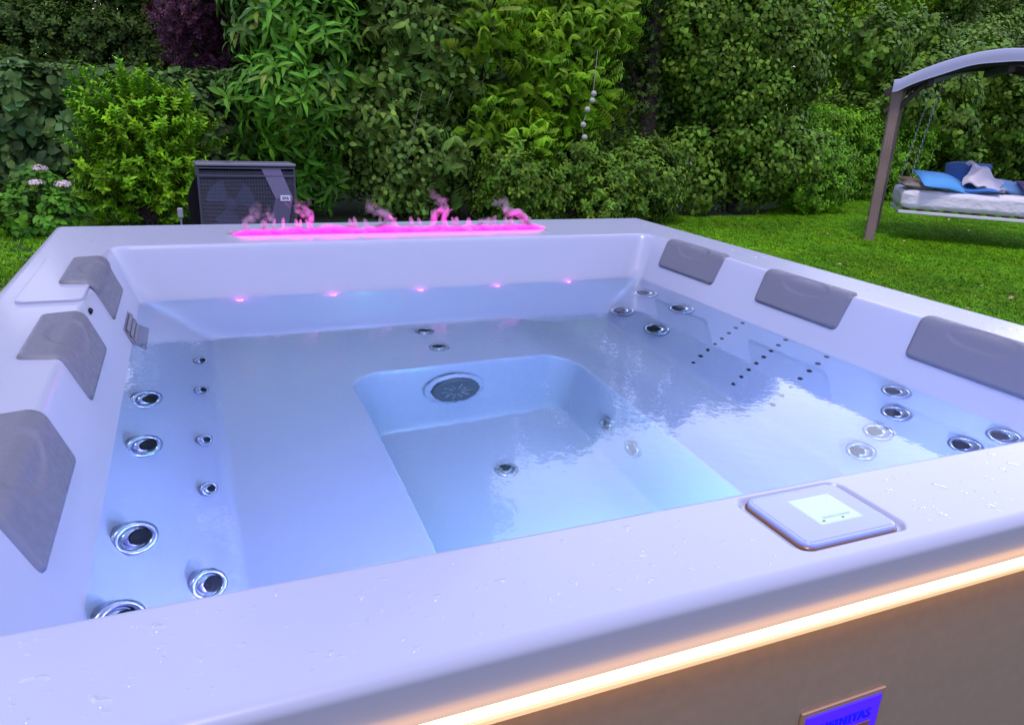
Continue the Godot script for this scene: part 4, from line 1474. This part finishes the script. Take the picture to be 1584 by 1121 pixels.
func build_swing() -> void:
	# u runs along the bed's front (to the right and nearer), w goes back
	var u := Vector3(0.73, 0, 0.683).normalized()
	var w := Vector3(u.z, 0, -u.x)
	var b := Basis(u, Vector3.UP, u.cross(Vector3.UP))   # +z of the frame faces the camera
	var t := thing("swing_bed", "wooden garden swing bed with a curved grey canopy on the lawn", "swing bed", Vector3(7.73, 0, -6.86))
	t.basis = b
	var span := 2.26
	var deep := 1.30
	var arch := func(s: float) -> float: return 1.86 + 0.36 * (1.0 - pow(absf(2.0 * s / span - 1.0), 1.8))
	for z in [0.0, -deep]:
		for e in [0, 1]:
			var leg := Mb.new()
			var x0: float = (0.0 if z == 0.0 else 0.17) if e == 0 else span
			var x1: float = (0.06 if z == 0.0 else 0.21) if e == 0 else span - 0.06
			var p0 := Vector3(x0, 0, z)
			var p1 := Vector3(x1, 1.83, z - 0.06 if z == 0.0 else z + 0.06)
			var d := (p1 - p0).normalized()
			leg.box(Transform3D(Basis(Vector3.RIGHT, d, Vector3.RIGHT.cross(d)).orthonormalized(), (p0 + p1) / 2), Vector3(0.11, (p1 - p0).length(), 0.11), 0.012)
			obj("post", leg, M.wood, t)
		# the curved beam, laminated, under the cloth
		var beam := Mb.new()
		for k in 20:
			var s0 := span * k / 20.0
			var s1 := span * (k + 1) / 20.0
			var a := Vector3(s0, arch.call(s0) - 0.10, z * 0.92 - 0.05)
			var c := Vector3(s1, arch.call(s1) - 0.10, z * 0.92 - 0.05)
			var d := (c - a).normalized()
			beam.box(Transform3D(Basis(d, Vector3.BACK.cross(d), Vector3.BACK), (a + c) / 2), Vector3((c - a).length() + 0.012, 0.10, 0.07), 0.004)
		obj("beam", beam, M.dark_wood, t)
		for e in [0, 1]:
			var brace := Mb.new()
			var x: float = 0.04 if e == 0 else span - 0.04
			var x2: float = 0.42 if e == 0 else span - 0.42
			brace.tube([Vector3(x, 1.52, z * 0.92 - 0.05), Vector3(x2, 1.98, z * 0.92 - 0.05)], [0.03, 0.03], 8)
			obj("brace", brace, M.dark_wood, t)
	for s in [0.35, 1.13, 1.91]:
		var cross := Mb.new()
		cross.box(Transform3D(Basis.IDENTITY, Vector3(s, arch.call(s) - 0.19, -deep / 2)), Vector3(0.07, 0.08, deep), 0.006)
		obj("cross_beam", cross, M.dark_wood, t)
	# the canopy: cloth over the beams, its front and back edges hanging as valances
	var pts := PackedVector3Array()
	var cols := 41
	var prof := [[0.10, -0.12], [0.104, -0.06], [0.10, 0.0], [0.08, 0.012], [-0.2, 0.015], [-0.45, 0.0], [-0.65, -0.012], [-0.85, 0.0], [-1.10, 0.015], [-1.38, 0.012], [-1.40, 0.0], [-1.404, -0.06], [-1.40, -0.12]]
	for p in prof:
		for c in cols:
			var s := -0.04 + (span + 0.08) * c / (cols - 1.0)
			var sag := 0.006 * sin(s * 11.0) if p[1] < -0.07 else 0.0
			pts.append(Vector3(s - 0.15 * minf(p[0] - 0.1, 0.0), arch.call(clampf(s, 0, span)) + p[1] + sag, p[0]))
	var cloth := Mb.new()
	cloth.grid(pts, prof.size(), cols, true)
	obj("canopy", cloth, M.canopy, t)
	var hem := Mb.new()
	var hp := []
	var hr := []
	for c in cols:
		var s := -0.04 + (span + 0.08) * c / (cols - 1.0)
		hp.append(Vector3(s, arch.call(clampf(s, 0, span)) - 0.12 + 0.006 * sin(s * 11.0), 0.10))
		hr.append(0.006)
	hem.tube(hp, hr, 6)
	obj("canopy_hem", hem, M.canopy, t)
	# the hanging bed: a white frame under the mattress, on four chains
	var bx0 := 0.34
	var bx1 := 2.06
	var bz0 := -0.24
	var bz1 := -1.16
	var fy := 0.365
	for r in [[Vector3(bx0, fy, bz0), Vector3(bx1, fy, bz0)], [Vector3(bx0, fy, bz1), Vector3(bx1, fy, bz1)], [Vector3(bx0, fy, bz0), Vector3(bx0, fy, bz1)], [Vector3(bx1, fy, bz0), Vector3(bx1, fy, bz1)], [Vector3(1.2, fy, bz0), Vector3(1.2, fy, bz1)]]:
		var rail := Mb.new()
		var d: Vector3 = (r[1] - r[0])
		rail.box(Transform3D(Basis(d.normalized(), Vector3.UP, d.normalized().cross(Vector3.UP)), (r[0] + r[1]) / 2), Vector3(d.length() + 0.04, 0.035, 0.035), 0.005)
		obj("bed_rail", rail, M.white_metal, t)
	var slats := Mb.new()
	for k in 11:
		var sm := Mb.new()
		sm.box(Transform3D(Basis.IDENTITY, Vector3(bx0 + 0.08 + k * 0.155, fy + 0.026, (bz0 + bz1) / 2)), Vector3(0.07, 0.014, bz0 - bz1), 0.003)
		obj("slat", sm, M.wood, t)
	for c in [[bx0, bz0, 0.52], [bx0, bz1, 0.52], [bx1, bz0, 1.78], [bx1, bz1, 1.78]]:
		var ch := Mb.new()
		var a := Vector3(c[0], fy, c[1])
		var e := Vector3(c[2], 1.92, -0.30 if c[1] == bz0 else -1.0)
		var n := 52
		for k in n:
			var m := a.lerp(e, (k + 0.5) / n)
			var d := (e - a).normalized()
			var x := look(m, d, Vector3.BACK if k % 2 == 0 else Vector3.RIGHT)
			var ring := []
			var rr := []
			for q in 9:
				var an := TAU * q / 8
				ring.append(x * Vector3(cos(an) * 0.009, 0, sin(an) * 0.019))
				rr.append(0.0028)
			ch.tube(ring, rr, 5, false)
		obj("chain", ch, M.chrome, t)
	# the mattress and what lies on it
	var at := func(x: float, y: float, z: float) -> Vector3: return t.transform * Vector3(x, y, z)
	var mx := (bx0 + bx1) / 2
	var mz := (bz0 + bz1) / 2
	var mt := soft_box(Vector3(bx1 - bx0 + 0.04, 0.24, bz0 - bz1 + 0.06), 0.05, 0.008)
	var mo := obj("mattress", mt, M.mattress)
	tag(mo, "thick white mattress lying on the hanging swing bed", "mattress")
	mo.transform = Transform3D(b, at.call(mx, fy + 0.035 + 0.12, mz))
	var top := fy + 0.035 + 0.24
	var items := [
		["tan_cushion", "tan and mustard cushion at the left end of the swing mattress", "cushion", Vector3(0.50, 0.10, 0.44), Vector3(0.58, top + 0.055, -0.62), Vector3(0.10, 0.2, -0.08), mat(0.36, 0.24, 0.10, 0.85)],
		["grey_cushion", "flat grey brown cushion under the light blue cushion", "cushion", Vector3(0.46, 0.09, 0.40), Vector3(0.54, top + 0.042, -0.42), Vector3(0.0, 0.1, 0.02), mat(0.24, 0.21, 0.19, 0.9)],
		["light_blue_cushion", "light blue cushion leaning at the left of the pile", "cushion", Vector3(0.60, 0.11, 0.46), Vector3(0.76, top + 0.105, -0.38), Vector3(0.34, 0.25, -0.16), mat(0.09, 0.35, 0.72, 0.8)],
		["denim_blue_cushion", "dark blue crumpled cushion behind the white blanket", "cushion", Vector3(0.52, 0.20, 0.46), Vector3(1.06, top + 0.19, -0.72), Vector3(0.55, -0.2, 0.05), mat(0.035, 0.12, 0.33, 0.85)],
		["blue_towel", "blue folded towel at the front of the pile on the mattress", "towel", Vector3(0.52, 0.06, 0.26), Vector3(1.13, top + 0.032, -0.35), Vector3(0.0, -0.1, 0.0), mat(0.05, 0.19, 0.52, 0.95)],
		["pale_blue_pillow", "pale blue pillow at the right of the pile", "pillow", Vector3(0.55, 0.12, 0.42), Vector3(1.62, top + 0.07, -0.72), Vector3(0.25, 0.3, -0.1), mat(0.22, 0.42, 0.66, 0.85)],
		["purple_cushion", "dull purple cushion at the right end of the swing mattress", "cushion", Vector3(0.42, 0.12, 0.40), Vector3(1.82, top + 0.07, -0.55), Vector3(0.2, 0.1, -0.2), mat(0.12, 0.09, 0.20, 0.85)],
	]
	for it in items:
		var o := obj(it[0], cushion(it[3], it[0].hash() % 100), it[6])
		tag(o, it[1], it[2])
		o.transform = Transform3D(b * Basis.from_euler(it[5]), at.call(it[4].x, it[4].y, it[4].z))
	# the pale blanket thrown over the pile
	var bp := PackedVector3Array()
	var rows := 30
	for r in rows:
		for c in rows:
			var fx := c / (rows - 1.0)
			var fz := r / (rows - 1.0)
			var x := 1.02 + 0.46 * fx + 0.06 * sin(fz * 5.0)
			var z := -0.78 + 0.50 * fz + 0.04 * sin(fx * 7.0)
			var hgt := 0.30 * exp(-pow((fx - 0.15) * 1.7, 2)) * (1.0 - 0.75 * fz * fz) + 0.03
			hgt += 0.022 * sin(fx * 15.0 + fz * 6.0) + 0.015 * sin(fx * 8.0 - fz * 13.0)
			bp.append(Vector3(x, maxf(hgt, 0.012), z))
	var bl := Mb.new()
	bl.grid(bp, rows, rows)
	var under := PackedVector3Array()
	for q in bp: under.append(q - Vector3(0, 0.012, 0))
	bl.grid(under, rows, rows, true)
	var bo := obj("blanket", bl, mat(0.68, 0.64, 0.68, 0.95))
	tag(bo, "pale grey blanket crumpled over the blue cushions on the swing", "blanket")
	bo.transform = Transform3D(b, t.transform * Vector3(0, top, 0))


func soft_box(size: Vector3, r: float, wav := 0.0) -> Mb:
	# a superquadric: a box with soft edges
	var mb := Mb.new()
	var pts := PackedVector3Array()
	var rows := 40
	var cols := 81
	var h := size / 2 - Vector3.ONE * r
	for a in rows:
		for c in cols:
			var th := PI * a / (rows - 1.0) - TAU4
			var ph := TAU * c / (cols - 1.0)
			var d := Vector3(cos(th) * cos(ph), sin(th), cos(th) * sin(ph))
			var m := maxf(absf(d.x), maxf(absf(d.y), absf(d.z)))
			var q := d / m
			# push the grid towards the edges, then round them
			var inner := Vector3(clampf(q.x * 1.05, -1, 1) * h.x, clampf(q.y * 1.05, -1, 1) * h.y, clampf(q.z * 1.05, -1, 1) * h.z)
			var out := Vector3(q.x if absf(q.x) > 0.9 else 0.0, q.y if absf(q.y) > 0.9 else 0.0, q.z if absf(q.z) > 0.9 else 0.0)
			var p := inner + out.normalized() * r
			if wav > 0.0: p += q * wav * noise.get_noise_3dv(p * 120.0)
			pts.append(p)
	mb.grid(pts, rows, cols)
	return mb


func cushion(size: Vector3, sd: int) -> Mb:
	var mb := Mb.new()
	var n := 26
	for s in [1.0, -1.0]:
		var pts := PackedVector3Array()
		for r in n:
			for c in n:
				var x := -1.0 + 2.0 * c / (n - 1.0)
				var z := -1.0 + 2.0 * r / (n - 1.0)
				var fat := pow(maxf((1.0 - x * x) * (1.0 - z * z), 0.0), 0.42)
				var k := 1.0 - 0.07 * (1.0 - absf(x) * absf(z)) * maxf(absf(x), absf(z))
				var wr := 0.16 * noise.get_noise_3d(x * 90.0 + sd * 31.0, z * 90.0, s * 40.0 + sd)
				pts.append(Vector3(x * size.x / 2 * k, s * size.y / 2 * fat * (1.0 + wr) + 0.01 * sin(x * 3.0 + sd), z * size.z / 2 * k))
		mb.grid(pts, n, n, s < 0)
	return mb


func _ready() -> void:
	rng.seed = 20240612
	noise.seed = 5
	noise.frequency = 0.02
	view_and_light()
	materials()
	build_ground()
	build_plants()
	build_tub()
	build_water()
	build_swing()
	build_pump()
	build_small_things()
	build_mist()
